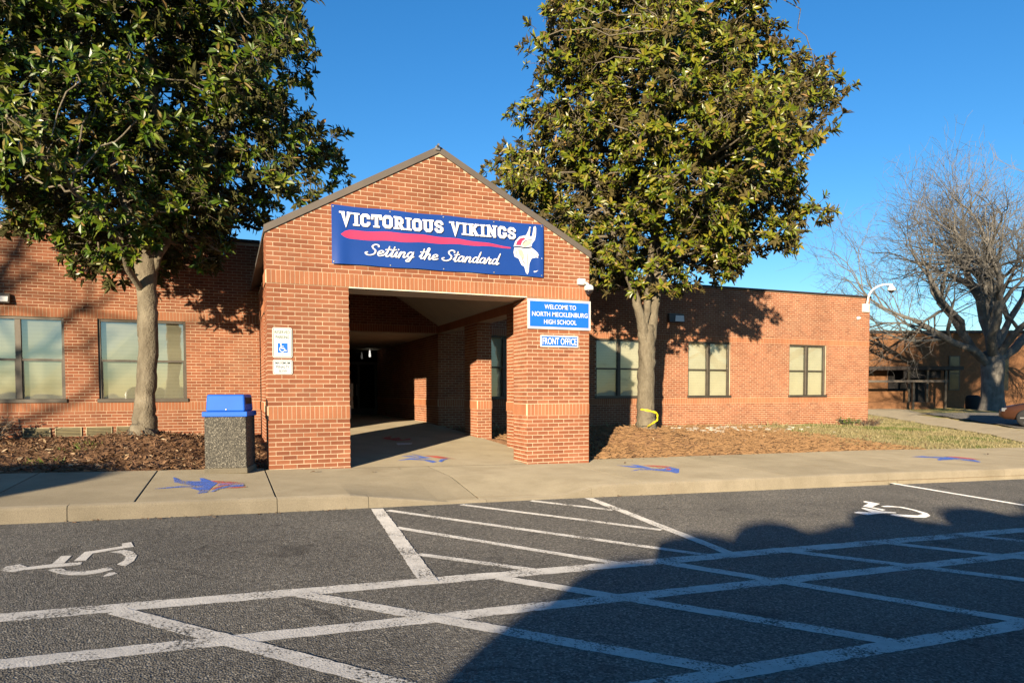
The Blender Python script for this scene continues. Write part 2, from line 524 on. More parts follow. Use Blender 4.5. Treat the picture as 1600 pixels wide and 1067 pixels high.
def gr_z(X, Y):
    X = np.asarray(X, float); Y = np.asarray(Y, float)
    e = edge_y(X); s = sw_z(X, e) - 0.015
    w = np.interp(X, [-20, -3.3, 0, 6, 12, 16, 21, 24], [0.20, 0.16, 0.16, 0.12, 0.06, 0.0, -0.03, -0.06])
    d = np.where(X < 3, DL, DR)
    t = np.clip((Y - e) / (d - e), 0, 1)
    z = s + (w - s) * t
    z = z + 0.31 * np.exp(-(((X + 1.98) / 1.25) ** 2 + ((Y - 3.4) / 1.3) ** 2))
    z = z + 0.38 * np.exp(-(((X - 8.72) / 1.25) ** 2 + ((Y - 3.2) / 1.3) ** 2))
    r = 0.379 * (X + 0.57) + 0.924 * (Y + 10.96)
    zf = np.clip(-0.35 + 0.35 * (r - 21) / 21, -0.35, 0.0)
    k = sstep(20.0, 25.0, X + 0.35 * np.clip(Y - 4, -3, 60))
    z = z * (1 - k) + zf * k
    z = np.where(Y < e, np.minimum(z, sw_z(X, Y) - 0.12), z)
    under = (X > 0.25) & (X < 5.05) & (Y > -0.5)
    z = np.where(under, z - 0.5, z)
    bumpy = 0.02 * np.sin(X * 3.1 + Y * 1.7) * np.sin(Y * 2.3 - X * 0.9) + 0.012 * np.sin(X * 7.3) * np.sin(Y * 6.1)
    return z + np.where(Y > e + 0.15, bumpy * np.clip((Y - e) / 0.8, 0, 1), 0)


def grid_mesh(name, xs, ys, zf, mat, smooth=True):
    X, Y = np.meshgrid(xs, ys)
    V = np.stack([X, Y, zf(X, Y)], -1).reshape(-1, 3)
    nx, ny = len(xs), len(ys)
    i = (np.arange(ny - 1)[:, None] * nx + np.arange(nx - 1)[None, :]).ravel()
    F = np.stack([i, i + 1, i + 1 + nx, i + nx], -1)
    return np_mesh(name, V, F, mat, smooth)


xs = np.concatenate([np.linspace(-220, -14, 18)[:-1], np.arange(-14, 30, 0.2), np.linspace(30, 60, 40), np.linspace(65, 260, 14)])
ys = np.concatenate([np.arange(-2.4, 12, 0.15), np.linspace(12, 40, 60), np.linspace(44, 300, 16)])
g = link(bpy.data.objects.new('ground', grid_mesh('ground', xs, ys, gr_z, M['ground'])))
tag(g, kind='structure')
xs = np.concatenate([np.linspace(-220, -20, 12), np.linspace(-18, 24, 40), np.linspace(30, 260, 12)])
ys = np.concatenate([np.linspace(-250, -18, 12), np.linspace(-16, -2.62, 30)])
lot = link(bpy.data.objects.new('parking_lot', grid_mesh('parking_lot', xs, ys, as_z, M['asphalt'])))
tag(lot, kind='structure')

# ------------------------------------------------------------------ sidewalk, curb, ramp, porch floor
def ramp_drop(X, Y):
    """dropped curb in front of the porch"""
    mx = np.clip((X - 0.75) / 1.25, 0, 1) * (1 - sstep(3.45, 4.3, X))
    my = np.clip((-1.25 - Y) / 1.35, 0, 1)
    return 0.142 * mx * my


def curb_y(X):
    return np.interp(X, [-20, 0, 4, 9.6, 30], [-2.74, -2.71, -2.60, -2.36, -2.42])


def walk_z(X, Y):
    return sw_z(X, Y) - ramp_drop(X, Y)


def slab(name, x0, x1, ya, yb, zf, th, mat, parent, nx=6, ny=8, gap=0.006):
    """slab with its own edges; ya, yb are functions of x"""
    x0 += gap; x1 -= gap
    xs = np.linspace(x0, x1, nx); V = []; F = []
    for j in range(ny):
        t = j / (ny - 1)
        for x in xs:
            y = float(ya(x) * (1 - t) + yb(x) * t)
            V.append((x, y, float(zf(x, y))))
    for j in range(ny - 1):
        for i in range(nx - 1):
            a = j * nx + i; F.append((a, a + 1, a + 1 + nx, a + nx))
    ring = [i for i in range(nx)] + [j * nx + nx - 1 for j in range(1, ny)] + [(ny - 1) * nx + i for i in range(nx - 2, -1, -1)] + [j * nx for j in range(ny - 2, 0, -1)]
    b = len(V)
    for r_ in ring: V.append((V[r_][0], V[r_][1], V[r_][2] - th))
    n = len(ring)
    for k in range(n):
        F.append((ring[k], b + k, b + (k + 1) % n, ring[(k + 1) % n]))
    o = add(name, V, F, mat, parent)
    return bevel(o, 0.008, 2)


walk_base = np.linspace(-20, 45, 60)
swk = link(bpy.data.objects.new('sidewalk', grid_mesh('sidewalk', walk_base, np.linspace(-2.4, 0.1, 4), lambda X, Y: sw_z(X, Y) - 0.2, M['curb'])))
tag(swk, kind='structure')
joints = [-12.6, -8.7, -5.8, -4.38, -2.95, -1.505, -0.06, 2.45, 5.0, 7.9, 10.8, 13.7, 16.6, 19.5, 22.4, 26, 31, 38]
for a, b_ in zip(joints[:-1], joints[1:]):
    back = (lambda x: 0.0) if (a > -0.5 and b_ < 5.2) else (lambda x: float(edge_y(x)))
    slab('paving_slab', a, b_, lambda x: float(curb_y(x)) + 0.155, back, walk_z, 0.25, M['concrete'], swk, nx=10, ny=16)
slab('paving_slab', 5.424, 5.9, lambda x: -0.3, lambda x: 0.52, lambda X, Y: sw_z(X, Y) - 0.002, 0.2, M['concrete'], swk, nx=3, ny=4)

cb = empty('curb', (0, -2.7, -0.1)); tag(cb, kind='structure')
cj = [-12.6, -9.5, -6.4, -4.4, -2.1, -0.06, 0.98, 2.5, 4.05, 7.0, 10.0, 13.05, 16.1, 19.1, 22.1, 26, 31, 38]
for a, b_ in zip(cj[:-1], cj[1:]):
    nx = 16; V = []; F = []
    prof = [(-0.012, -0.45), (-0.004, -0.15), (0.012, -0.018), (0.03, 0.002), (0.06, 0.004), (0.15, 0.004), (0.15, -0.45)]
    for i in range(nx):
        x = a + 0.004 + (b_ - a - 0.008) * i / (nx - 1); y = float(curb_y(x)); zt = float(walk_z(x, y + 0.14)); za = float(as_z(x, y))
        wob = 0.004 * math.sin(x * 9.1) + 0.003 * math.sin(x * 23.0)
        for (dy, dz) in prof:
            z = zt + dz
            if dz < -0.1 and dz > -0.2: z = min(zt - 0.02, za + 0.0)
            V.append((x, y + dy + wob, z))
    k = len(prof)
    for i in range(nx - 1):
        for j in range(k - 1):
            q = i * k + j; F.append((q, q + k, q + k + 1, q + 1))
    F.append(tuple(range(k))); F.append(tuple((nx - 1) * k + j for j in reversed(range(k))))
    add('curb_stone', V, F, M['curb'], cb)

xs = np.linspace(0.3, 4.97, 16); ys = np.concatenate([np.linspace(0.012, 16.4, 50)])
pf = link(bpy.data.objects.new('porch_floor', grid_mesh('porch_floor', xs, ys, lambda X, Y: fl_z(X, Y), M['floor'])))
tag(pf, kind='structure')
# ------------------------------------------------------------------ bricks
BR = {'porch': [], 'school': []}
BANDS = {'porch': [], 'school': []}


def sub(iv, cuts):
    out = [iv]
    for (a, b) in cuts:
        nxt = []
        for (p, q) in out:
            if b <= p or a >= q: nxt.append((p, q)); continue
            if a > p: nxt.append((p, a))
            if b < q: nxt.append((b, q))
        out = nxt
    return out


def brick_face(grp, o, u, n, L, k0, k1, openings=(), clip=None, pitch=0.2032, big=False, proud_s=0.016, soldiers=((11, 14), (41, 44)), u_start=0.0):
    """a face of running-bond bricks with soldier courses; o origin at (x,y), u run, n outward"""
    k = k0
    while k < k1:
        sol = [s for s in soldiers if s[0] <= k < s[1]]
        if sol:
            s = sol[0]; kk0, kk1 = k, min(s[1], k1)
        else:
            kk0, kk1 = k, k + 1
        z0, z1 = kk0 * C + 0.005, kk1 * C - 0.005
        a, b = u_start, L
        if clip:
            c = clip(z1)
            if c is None: k = kk1; continue
            a, b = max(a, c[0]), min(b, c[1])
        cuts = [(p, q) for (p, q, z_0, z_1) in openings if z_0 < (kk0 + kk1) / 2 < z_1]
        for (p, q) in (sub((a, b), cuts) if b > a else []):
            if sol:
                m_ = max(1, round((q - p) / 0.0677)); pw = (q - p) / m_
                BANDS[grp].append((o, u, n, p + 0.003, q - 0.003, z0 - 0.002, z1 + 0.002, proud_s - 0.0045))
                for j in range(m_):
                    BR[grp].append((o, u, n, p + j * pw + 0.0045, p + (j + 1) * pw - 0.0045, z0, z1, proud_s + random.uniform(-.001, .001), 1, big))
            else:
                j0 = math.floor(p / pitch) - 1; ph = 0.5 * (kk0 % 2)
                j = j0
                while (j + ph) * pitch < q:
                    s0, s1 = max((j + ph) * pitch, p), min((j + 1 + ph) * pitch, q)
                    if s1 - s0 > 0.03:
                        BR[grp].append((o, u, n, s0 + 0.005 * (s0 > p + 1e-4), s1 - 0.005 * (s1 < q - 1e-4), z0, z1, random.uniform(-.0012, .0018), 0, big))
                    j += 1
        k = kk1


def brick_verts(b):
    o, u, n, u0, u1, z0, z1, pr, _, _ = b
    V = []
    for d in (pr, -0.012):
        for (a, z) in ((u0, z0), (u1, z0), (u1, z1), (u0, z1)):
            V.append((o[0] + u[0] * a + n[0] * d, o[1] + u[1] * a + n[1] * d, z))
    return V


BF = np.array([(0, 1, 2, 3), (0, 4, 5, 1), (1, 5, 6, 2), (2, 6, 7, 3), (3, 7, 4, 0)])


def brick_stuff(name, lst, mat, parent):
    V = np.array([v for b in lst for v in brick_verts(b)])
    F = (BF[None] + (np.arange(len(lst)) * 8)[:, None, None]).reshape(-1, 4)
    o = link(bpy.data.objects.new(name, np_mesh(name, V, F, mat)), parent)
    return tag(o, kind='stuff')


BMESH = {}


def brick_parts(lst, parent):
    for b in lst:
        o_, u, n, u0, u1, z0, z1, pr, sol, _ = b
        w, h = round(u1 - u0, 3), round(z1 - z0, 3)
        key = (w, h, sol)
        if key not in BMESH:
            b2 = ((0, 0), (1, 0), (0, -1), -w / 2, w / 2, -h / 2, h / 2, 0.0, sol, True)
            V = [(x, y, z) for (x, y, z) in brick_verts(b2)]
            BMESH[key] = mesh_from('brick', V, [tuple(f) for f in BF], M['soldier'] if sol else M['brick'])
        ob = bpy.data.objects.new('brick', BMESH[key])
        COL.objects.link(ob)
        ob.parent = parent
        base = world_loc(parent)
        ob.location = (o_[0] + (u0 + u1) / 2 - base[0], o_[1] - pr - base[1], (z0 + z1) / 2 - base[2])


def finish_bricks(grp, parent):
    lst = BR[grp]
    def size(b):
        o, u, n, u0, u1, z0, z1, pr, sol, big = b
        if not big: return -1
        p = np.array([o[0] + u[0] * (u0 + u1) / 2, o[1] + u[1] * (u0 + u1) / 2, (z0 + z1) / 2]) - CAM
        d = float(np.dot(p, np.array(FW)))
        if z0 < 0.02 or abs(float(np.dot(p, np.array(RT))) / d) > 0.735: return -1
        return (u1 - u0) * (z1 - z0) / d ** 2 * (1.0 if not sol else 0.9)
    order = sorted(range(len(lst)), key=lambda i: -size(lst[i]))
    sel = set(order[:300])
    brick_parts([lst[i] for i in sel], parent)
    rest = [lst[i] for i in range(len(lst)) if i not in sel]
    brick_stuff('brickwork', [b for b in rest if not b[8]], M['brick'], parent)
    brick_stuff('soldier_course', [b for b in rest if b[8]], M['soldier'], parent)
    mb_ = MB()
    for (o, u, n, p, q, z0, z1, pr) in BANDS[grp]:
        mb_.obox((o[0], o[1], 0), (u[0], u[1], 0), (-n[0], -n[1], 0), (0, 0, 1), (p, -pr, z0), (q, 0.010, z1))
    tag(mb_.build('band_mortar', M['mortar'], parent), kind='stuff')


XP, XN, YP, YN = (1, 0), (-1, 0), (0, 1), (0, -1)
IN = 0.0035                    # mortar sits this far behind the brick faces

# ------------------------------------------------------------------ entrance porch
porch = empty('entrance_porch', (W / 2, 0, 0), 'gabled red brick entrance porch with open front between two wide piers', 'porch')
EZ, RZ, RX = 3.555, 5.03, 2.66       # eaves, ridge height, ridge position
PW = 1.205                            # pier width
PD = 0.61                             # pier depth
SW_ = 0.35                            # side wall thickness
pw_ = W / 27
# front face
def gclip(z):
    if z <= EZ: return (0, W)
    if z >= RZ - 0.03: return None
    t = (z - EZ) / (RZ - EZ); return (RX * t + 0.01, W - (W - RX) * t - 0.01)
brick_face('porch', (0, 0), XP, YN, W, -5, 75, [(PW, W - PW, -10, 41)], gclip, pitch=pw_, big=True)
# pier sides
brick_face('porch', (0, PD), (0, -1), XN, PD - 0.011, -5, 52, soldiers=((11, 14), (41, 44)))
brick_face('porch', (PW, 0), YP, XP, PD, -5, 41, u_start=0.012)
brick_face('porch', (W - PW, PD), (0, -1), XN, PD - 0.012, -5, 41)
brick_face('porch', (W, 0), YP, XP, PD, -5, 52, u_start=0.012)
# side wall stubs and pillars (right, then left)
brick_face('porch', (PX, 2.65), (0, -1), XN, 2.65 - PD, -3, 41)
brick_face('porch', (PX, 4.50), XP, YN, SW_, -3, 41)
brick_face('porch', (PX, 5.45), (0, -1), XN, 0.95 - 0.012, -3, 41)
brick_face('porch', (PX + SW_, 2.65), (-1, 0), YP, SW_, -3, 41)
LX = W - PX
brick_face('porch', (LX, PD), YP, XP, 2.65 - PD, -3, 41)
brick_face('porch', (LX - SW_, 4.50), XP, YN, SW_, -3, 41)
brick_face('porch', (LX, 4.50), YP, XP, DR - 4.52, -3, 41, u_start=0.012)
for (xo, dd, un, nn) in ((PX + SW_, DR, YP, XP), (LX - SW_, DL, YP, XN)):
    if nn == XP: brick_face('porch', (xo, PD), YP, XP, dd - PD, -5, 51, [(2.65 - PD, 4.50 - PD, -9, 41), (5.45 - PD, dd, -9, 41)])
    else: brick_face('porch', (xo, dd), (0, -1), XN, dd - PD, -5, 51, [(dd - 4.50, dd - 2.65, -9, 41)])
# inner beams (soldier course along the sides)
brick_face('porch', (PX, DR), (0, -1), XN, DR - PD, 41, 44, proud_s=0.004)
brick_face('porch', (LX, PD), YP, XP, DR - PD, 41, 44, proud_s=0.004)
zt = 41 * C
for (x0, x1) in ((0, PW), (W - PW, W)):
    mb = MB(); mb.box(x0 + IN, x1 - IN, IN, PD - IN, -0.6, zt); mb.build('pier', M['mortar'], porch)
for (x0, x1) in ((PX, W), (0, LX)):
    right = x0 > 2
    xa, xb = (x0 + IN, x0 + SW_ - IN) if right else (x1 - SW_ + IN, x1 - IN)
    mb = MB(); mb.box(xa, xb, PD + 0.001, 2.65 - IN, -0.6, zt); mb.build('side_wall', M['mortar'], porch)
    mb = MB(); mb.box(xa, xb, 4.50 + IN, (5.45 if right else DL) - IN, -0.6, zt); mb.build('pillar', M['mortar'], porch)
    mb = MB(); mb.box(xa, xb, PD + 0.002, (DR if right else DL + 0.5) - 0.01, zt + 0.001, EZ - 0.05); mb.build('beam', M['mortar'], porch)
mb = MB()                              # gable wall core
P = [(IN, zt + 0.004), (W - IN, zt + 0.004), (W - IN, EZ - 0.01), (RX, RZ - 0.02), (IN, EZ - 0.01)]
mb.face([(x, IN, z) for x, z in P]); mb.face([(x, PD, z) for x, z in reversed(P)])
for i in range(5):
    a, b_ = P[i], P[(i + 1) % 5]
    mb.face([(a[0], IN, a[1]), (a[0], PD, a[1]), (b_[0], PD, b_[1]), (b_[0], IN, b_[1])])
mb.build('gable_wall', M['mortar'], porch)
mb = MB(); mb.box(PW + 0.001, W - PW - 0.001, -0.008, PD + 0.05, zt - 0.012, zt + 0.003)
mb.build('lintel_soffit', M['soffit'], porch)
# vaulted ceiling
mb = MB(); zc = 44 * C + 0.004; zr = 4.42; th = 0.06
for (xa, za, xb, zb) in ((PX + 0.05, zc - 0.03, RX, zr), (LX - 0.05, zc - 0.03, RX, zr)):
    y0, y1 = PD + 0.002, DR - 0.02
    b = len(mb.v)
    mb.v += [(xa, y0, za), (xb, y0, zb), (xb, y1, zb), (xa, y1, za), (xa, y0, za + th), (xb, y0, zb + th), (xb, y1, zb + th), (xa, y1, za + th)]
    for q in ((0, 1, 2, 3), (7, 6, 5, 4), (0, 4, 5, 1), (2, 6, 7, 3)): mb.f.append(tuple(b + i for i in q)); mb.mi.append(0)
mb.build('ceiling', M['soffit'], porch)
# roof planes and metal edge trim
def sloped(y0, y1, off0, off1, xo):
    """one roof slope pair: list of 8 points per side"""
    m2 = MB()
    sl = (RZ - EZ) / RX; sr = (RZ - EZ) / (W - RX)
    for (xe, s) in ((-xo, sl), (W + xo, sr)):
        ze = EZ - xo * s
        b = len(m2.v)
        for y in (y0, y1):
            m2.v += [(xe, y, ze + off0), (RX, y, RZ + off0), (RX, y, RZ + off1), (xe, y, ze + off1)]
        for q in ((0, 1, 2, 3), (7, 6, 5, 4), (0, 4, 5, 1), (3, 2, 6, 7), (0, 3, 7, 4), (1, 5, 6, 2)):
            m2.f.append(tuple(b + i for i in q)); m2.mi.append(0)
    return m2
rf = sloped(0.06, 9.5, 0.0, 0.065, 0.02).build('roof', M['roof'], porch)
sloped(-0.030, 0.055, -0.030, 0.078, 0.025).build('coping', M['coping'], rf)
mb = MB(); mb.obox((RX - 0.03, -0.05, RZ + 0.03), (1, 0, 0), (0, 1, 0), (0, 0, 1), (-0.035, -0.012, -0.03), (0.035, 0.02, 0.03))
mb.tube([(RX - 0.04, -0.05, RZ + 0.05), (RX - 0.04, -0.14, RZ + 0.06)], 0.018, 8)
mb.build('ridge_cap', M['steel'], rf)
finish_bricks('porch', porch)

# ------------------------------------------------------------------ main school building
school = empty('school_building', (0, DL, 0), 'long single storey red brick school wing with dark window frames', 'building')
wins_R = [(6.07, 7.77), (9.90, 11.60), (13.3155, 15.0173), (17.5618, 19.2636), (23.8, 25.5)][:4]
wins_L = [(-9.8, -8.1), (-5.50, -3.804), (-3.1755, -1.4152)]
XE = 21.35
kR, kL = int(ZR / C), int(ZL / C)
brick_face('school', (PX, DR), XP, YN, XE - PX, -5, kR, [(a - PX, b - PX, 14, 41) for a, b in wins_R], big=False, proud_s=0.01)
XL0 = -13.0
vents = [(-4.60 + 0.582 * i, -4.60 + 0.582 * i + 0.50) for i in range(4)]
brick_face('school', (XL0, DL), XP, YN, LX - 0.02 - XL0, -4, kL, [(a - XL0, b - XL0, 14, 41) for a, b in wins_L] + [(a - XL0, b - XL0, 2.9, 6) for a, b in vents], big=True, proud_s=0.01)
# back lintel over the recess, recess side walls
brick_face('school', (LX, DR), XP, YN, PX - LX, 41, 66, proud_s=0.004)
brick_face('school', (PX, 16.3), (0, -1), XN, 16.3 - DR - 0.012, -2, 41)
brick_face('school', (LX, DR), YP, XP, 16.3 - DR, -2, 41)


def core_wall(mb, x0, x1, y0, y1, z0, z1, ops):
    ops = sorted(ops); x = x0
    for (a, b, p, q) in ops:
        mb.box(x, a, y0, y1, z0, z1)
        mb.box(a, b, y0, y1, z0, p); mb.box(a, b, y0, y1, q, z1); x = b
    mb.box(x, x1, y0, y1, z0, z1)


z14, z41 = 14 * C, 41 * C
mb = MB()
core_wall(mb, PX + IN, XE - IN, DR + IN, DR + 0.30, -0.6, ZR, [(a, b, z14, z41) for a, b in wins_R])
core_wall(mb, XL0, LX - 0.03, DL + IN, DL + 0.30, -0.6, ZL, [(a, b, z14, z41) for a, b in wins_L])
mb.box(LX, PX + IN, DR + IN, DR + 0.30, z41 + 0.002, ZR - 0.05)
mb.box(PX + IN, PX + 0.3, DR + 0.301, 16.3, -0.6, z41)
mb.box(LX - 0.3, LX - IN, DR, 16.3, -0.6, z41)
mb.box(0.1, LX - 0.301, DL + 0.302, DR + 0.6, -0.6, ZL - 0.1)
mb.box(XE - 0.3, XE - IN, DR + 0.301, 24, -0.6, ZR)
mb.box(XL0, XL0 + 0.3, DL + 0.301, 24, -0.6, ZL)
mb.build('wall', M['mortar'], school)
mb = MB()
mb.box(0.0, XE - 0.31, DR + 0.31, 24, ZR - 0.25, ZR - 0.12); mb.box(XL0 + 0.31, -0.01, DL + 0.31, 24, ZR - 0.25, ZR - 0.12)
rf2 = mb.build('roof', M['roof'], school)
mb = MB(); mb.box(W + 0.06, XE + 0.03, DR - 0.04, DR + 0.32, ZR + 0.002, ZR + 0.075); mb.box(XE - 0.33, XE + 0.028, DR + 0.321, 24, ZR + 0.002, ZR + 0.073)
mb.build('coping', M['coping_dark'], rf2)
mb = MB(); mb.box(XL0 - 0.03, 0.22, DL - 0.04, DL + 0.32, ZL + 0.002, ZL + 0.075); mb.build('coping', M['coping_dark'], rf2)
finish_bricks('school', school)


def window(x0, x1, y, parent, blind_drop=(1.0, 1.0), mat='bronze', glass='glass'):
    """two double-hung lights with a centre mullion"""
    yf = y + 0.045; mbx = MB(); cx = (x0 + x1) / 2; f = 0.055; zm = (z14 + z41) / 2
    za, zb = z14 + 0.002, z41 - 0.002
    mbx.box(x0, x0 + f, yf, yf + 0.10, za, zb); mbx.box(x1 - f, x1, yf, yf + 0.10, za, zb)
    mbx.box(x0 + f, x1 - f, yf, yf + 0.10, zb - f, zb)
    mbx.box(cx - 0.055, cx + 0.055, yf - 0.004, yf + 0.10, za + 0.075, zb - f - 0.001)
    w = mbx.build('window', M[mat], parent); bevel(w, 0.005, 1)
    s = MB(); s.box(x0 - 0.03, x1 + 0.03, y - 0.045, yf + 0.098, za - 0.012, za + 0.072)
    so = s.build('sill', M[mat], w); bevel(so, 0.006, 1)
    for (a, b, dr) in ((x0 + f, cx - 0.055, blind_drop[0]), (cx + 0.055, x1 - f, blind_drop[1])):
        sb = MB(); sb.box(a, b, yf + 0.012, yf + 0.062, zm - 0.024, zm + 0.024)
        sb.box(a, a + 0.022, yf + 0.025, yf + 0.06, za + 0.075, zm - 0.025); sb.box(b - 0.022, b, yf + 0.025, yf + 0.06, za + 0.075, zm - 0.025)
        sb.build('sash_rail', M[mat], w)
        for (p, q, yy) in ((za + 0.073, zm - 0.024, 0.05), (zm + 0.024, zb - f, 0.035)):
            pn = MB(); t = random.uniform(-0.003, 0.003)
            pn.face([(a, yf + yy + t, p), (b, yf + yy, p), (b, yf + yy + t, q), (a, yf + yy, q)])
            pn.build('pane', M[glass], w)
        bl = MB(); zl = zb - (zb - za) * dr; n = 22
        for i in range(int(n * dr)):
            z1_ = zb - 0.02 - i * (zb - za) / n
            bl.box(a - 0.02, b + 0.02, yf + 0.13, yf + 0.134 + 0.003 * (i % 2), z1_ - (zb - za) / n + 0.0015, z1_)
        bl.build('blind', M['blind'], w)
    bk = MB(); bk.box(x0, x1, yf + 0.26, yf + 0.28, za, zb); bk.build('room_shade', M['black'], w)  # near-black board painted in for the unlit room
    return w


for i, (a, b_) in enumerate(wins_R): window(a, b_, DR, school)
for i, (a, b_) in enumerate(wins_L): window(a, b_, DL, school, glass='glass_left')
for (a, b_) in vents:
    z0, z1 = 3 * C + 0.005, 6 * C - 0.004
    yv = DL - 0.030
    v = MB(); v.box(a, a + 0.02, yv, DL + 0.002, z0, z1); v.box(b_ - 0.02, b_, yv, DL + 0.002, z0, z1)
    v.box(a + 0.02, b_ - 0.02, yv, DL + 0.002, z1 - 0.014, z1); v.box(a + 0.02, b_ - 0.02, yv, DL + 0.002, z0, z0 + 0.012)
    vo = v.build('vent', M['vent'], school)
    v = MB(); v.box(a + 0.02, b_ - 0.02, DL - 0.004, DL + 0.002, z0 + 0.012, z1 - 0.014); v.build('vent_shade', M['black'], vo)  # black plate painted in for the shade behind the slats
    for k in range(5):
        s = MB(); zz = z0 + 0.016 + k * 0.033
        s.obox((a + 0.021, yv + 0.004, zz), (1, 0, 0), (0, 0.75, 0.66), (0, -0.66, 0.75), (0, 0.0, 0), (b_ - a - 0.042, 0.026, 0.005))
        s.build('slat', M['vent'], vo)
# recess behind the porch: ceiling and glazed doors, set deep and coloured dark for shade
mb = MB(); mb.box(LX - 0.29, PX + 0.29, DR + 0.302, 16.4, z41 - 0.006, z41 + 0.12); mb.build('recess_ceiling', M['soffit'], school)
mb = MB(); mb.box(LX - 0.3, PX + 0.3, 16.32, 16.5, -0.3, z41 + 0.002); mb.build('recess_back', M['black'], school)  # back wall painted near-black to stand for the shade in the recess
for i in range(3):
    x0 = LX + 0.06 + i * 1.44; x1 = x0 + 1.40; yb = 16.2; zf_ = float(fl_z(2.5, 9)) + 0.01
    d = MB()
    for xa in (x0, x0 + 0.66, x1 - 0.08): d.box(xa, xa + 0.08, yb, yb + 0.06, zf_ - 0.1, 2.3)
    d.box(x0, x1, yb + 0.003, yb + 0.057, 2.22, 2.32); d.box(x0, x1, yb + 0.003, yb + 0.057, zf_ - 0.1, zf_ + 0.2)
    do = d.build('door', M['coping_dark'], school)  # darker metal chosen so the frames sink into the recess shade
    pn = MB(); pn.face([(x0, yb + 0.03, zf_), (x1, yb + 0.03, zf_), (x1, yb + 0.03, z41), (x0, yb + 0.03, z41)]); pn.build('pane', M['door_glass'], do)
    h = MB(); h.tube([(x0 + 0.62, yb - 0.05, 1.0), (x0 + 0.62, yb - 0.05, 1.45)], 0.012, 8); h.build('handle', M['steel'], do)
lm = MB(); lm.lathe((4.45, 15.4, 2.50), (0, 0, 1), [(0.015, -0.03), (0.035, -0.02), (0.04, 0.03), (0.02, 0.23)], 12)
mt_, nt_, b_s = nodes('lamp_glow'); b_s.inputs['Emission Color'].default_value = (1, 0.95, 0.85, 1); b_s.inputs['Emission Strength'].default_value = 0.5
M['lamp'] = mt_
lm.build('recess_lamp', M['lamp'], school)

# ------------------------------------------------------------------ painted markings
def flat_poly(name, pts, zf, dz, mat, parent, sub_n=1):
    P_ = []
    n = len(pts)
    for i in range(n):
        a, b = pts[i], pts[(i + 1) % n]
        for k in range(sub_n):
            t = k / sub_n; P_.append((a[0] + (b[0] - a[0]) * t, a[1] + (b[1] - a[1]) * t))
    V = [(x, y, float(zf(x, y)) + dz) for x, y in P_]
    ar = sum(V[i][0] * V[(i + 1) % len(V)][1] - V[(i + 1) % len(V)][0] * V[i][1] for i in range(len(V)))
    if ar < 0: V.reverse()
    return add(name, V, [tuple(range(len(V)))], mat, parent)


def strip(a, b, w, dz, mat=None):
    a = np.array(a); b = np.array(b); d = (b - a) / np.linalg.norm(b - a); nrm = np.array((-d[1], d[0])) * w / 2
    n = max(2, int(np.linalg.norm(b - a) / 0.045)); V = []; F = []; dr = 0.0
    for i in range(n + 1):
        dr = 0.97 * dr + random.gauss(0, 0.012)
        p = a + (b - a) * i / n
        for s in (1, -1):
            q = p + nrm * s * (1 + random.gauss(0, 0.045)) + nrm * dr; V.append((q[0], q[1], float(as_z(q[0], q[1])) + dz))
    for i in range(n): F.append((2 * i + 1, 2 * i + 3, 2 * i + 2, 2 * i))
    add('painted_line', V, F, mat or M['paint'], lot)


strip((-9, -5.86), (16, -5.86), 0.175, 0.002)
strip((-9, -6.69), (16, -6.66), 0.155, 0.002)
strip((-9, -8.03), (16, -7.98), 0.145, 0.002)
for (a, b_) in (((-4.1, -5.93), (-2.27, -8.0)), ((-2.7, -5.93), (-0.85, -8.0)), ((-1.24, -5.93), (0.56, -8.0)), ((-0.10, -5.92), (1.92, -7.99)), ((1.38, -5.93), (3.2, -7.98)), ((2.95, -5.93), (4.42, -7.97)),
                ((4.38, -5.92), (6.15, -7.97)), ((5.62, -5.88), (7.4, -7.96)), ((6.84, -5.85), (8.7, -7.96)), ((8.2, -5.85), (10.0, -7.96)), ((9.6, -5.85), (11.4, -7.96))):
    strip(a, b_, 0.135, 0.0035)
for (a, b_, w_) in (((1.06, -2.77), (0.83, -5.90), 0.145), ((3.96, -2.68), (3.73, -5.88), 0.12)): strip(a, b_, w_, 0.005)
strip((9.92, -2.50), (9.78, -5.85), 0.10, 0.003, M['paint_new'])
for (a, b_) in (((1.16, -2.90), (3.50, -5.82)), ((1.04, -3.87), (2.52, -5.81)), ((0.97, -5.03), (1.74, -5.80)), ((2.12, -2.73), (3.72, -4.73)), ((3.10, -2.68), (3.82, -3.55))):
    strip(a, b_, 0.095, 0.0035)

ICL = {'head': [(-2.184, -4.639), (-2.178, -4.515), (-2.101, -4.467), (-2.024, -4.58), (-2.031, -4.67), (-2.09, -4.713)],
 'torso': [(-2.029, -4.668), (-2.022, -4.580), (-1.875, -4.534), (-1.801, -4.536), (-1.666, -4.529), (-1.662, -4.621), (-1.836, -4.644)],
 'arm': [(-1.873, -4.530), (-1.859, -4.262), (-1.783, -4.277), (-1.791, -4.530)],
 'leg': [(-1.733, -4.475), (-1.708, -4.165), (-1.66, -4.148), (-1.445, -4.024), (-1.462, -3.915), (-1.391, -3.876), (-1.348, -4.072), (-1.389, -4.093), (-1.638, -4.242), (-1.649, -4.48)],
 'arc1': [(-1.518, -4.228), (-1.415, -4.172), (-1.335, -4.254), (-1.287, -4.418), (-1.29, -4.597), (-1.336, -4.768), (-1.401, -4.682), (-1.365, -4.557), (-1.369, -4.431), (-1.418, -4.306)],
 'arc2': [(-1.861, -4.724), (-1.834, -4.689), (-1.77, -4.702), (-1.729, -4.777), (-1.636, -4.836), (-1.542, -4.818), (-1.452, -4.759), (-1.406, -4.837), (-1.486, -4.918), (-1.589, -4.953), (-1.689, -4.922), (-1.785, -4.836)],
 'bit': [(-1.452, -5.036), (-1.422, -4.931), (-1.388, -4.927), (-1.361, -4.974), (-1.402, -5.028)]}
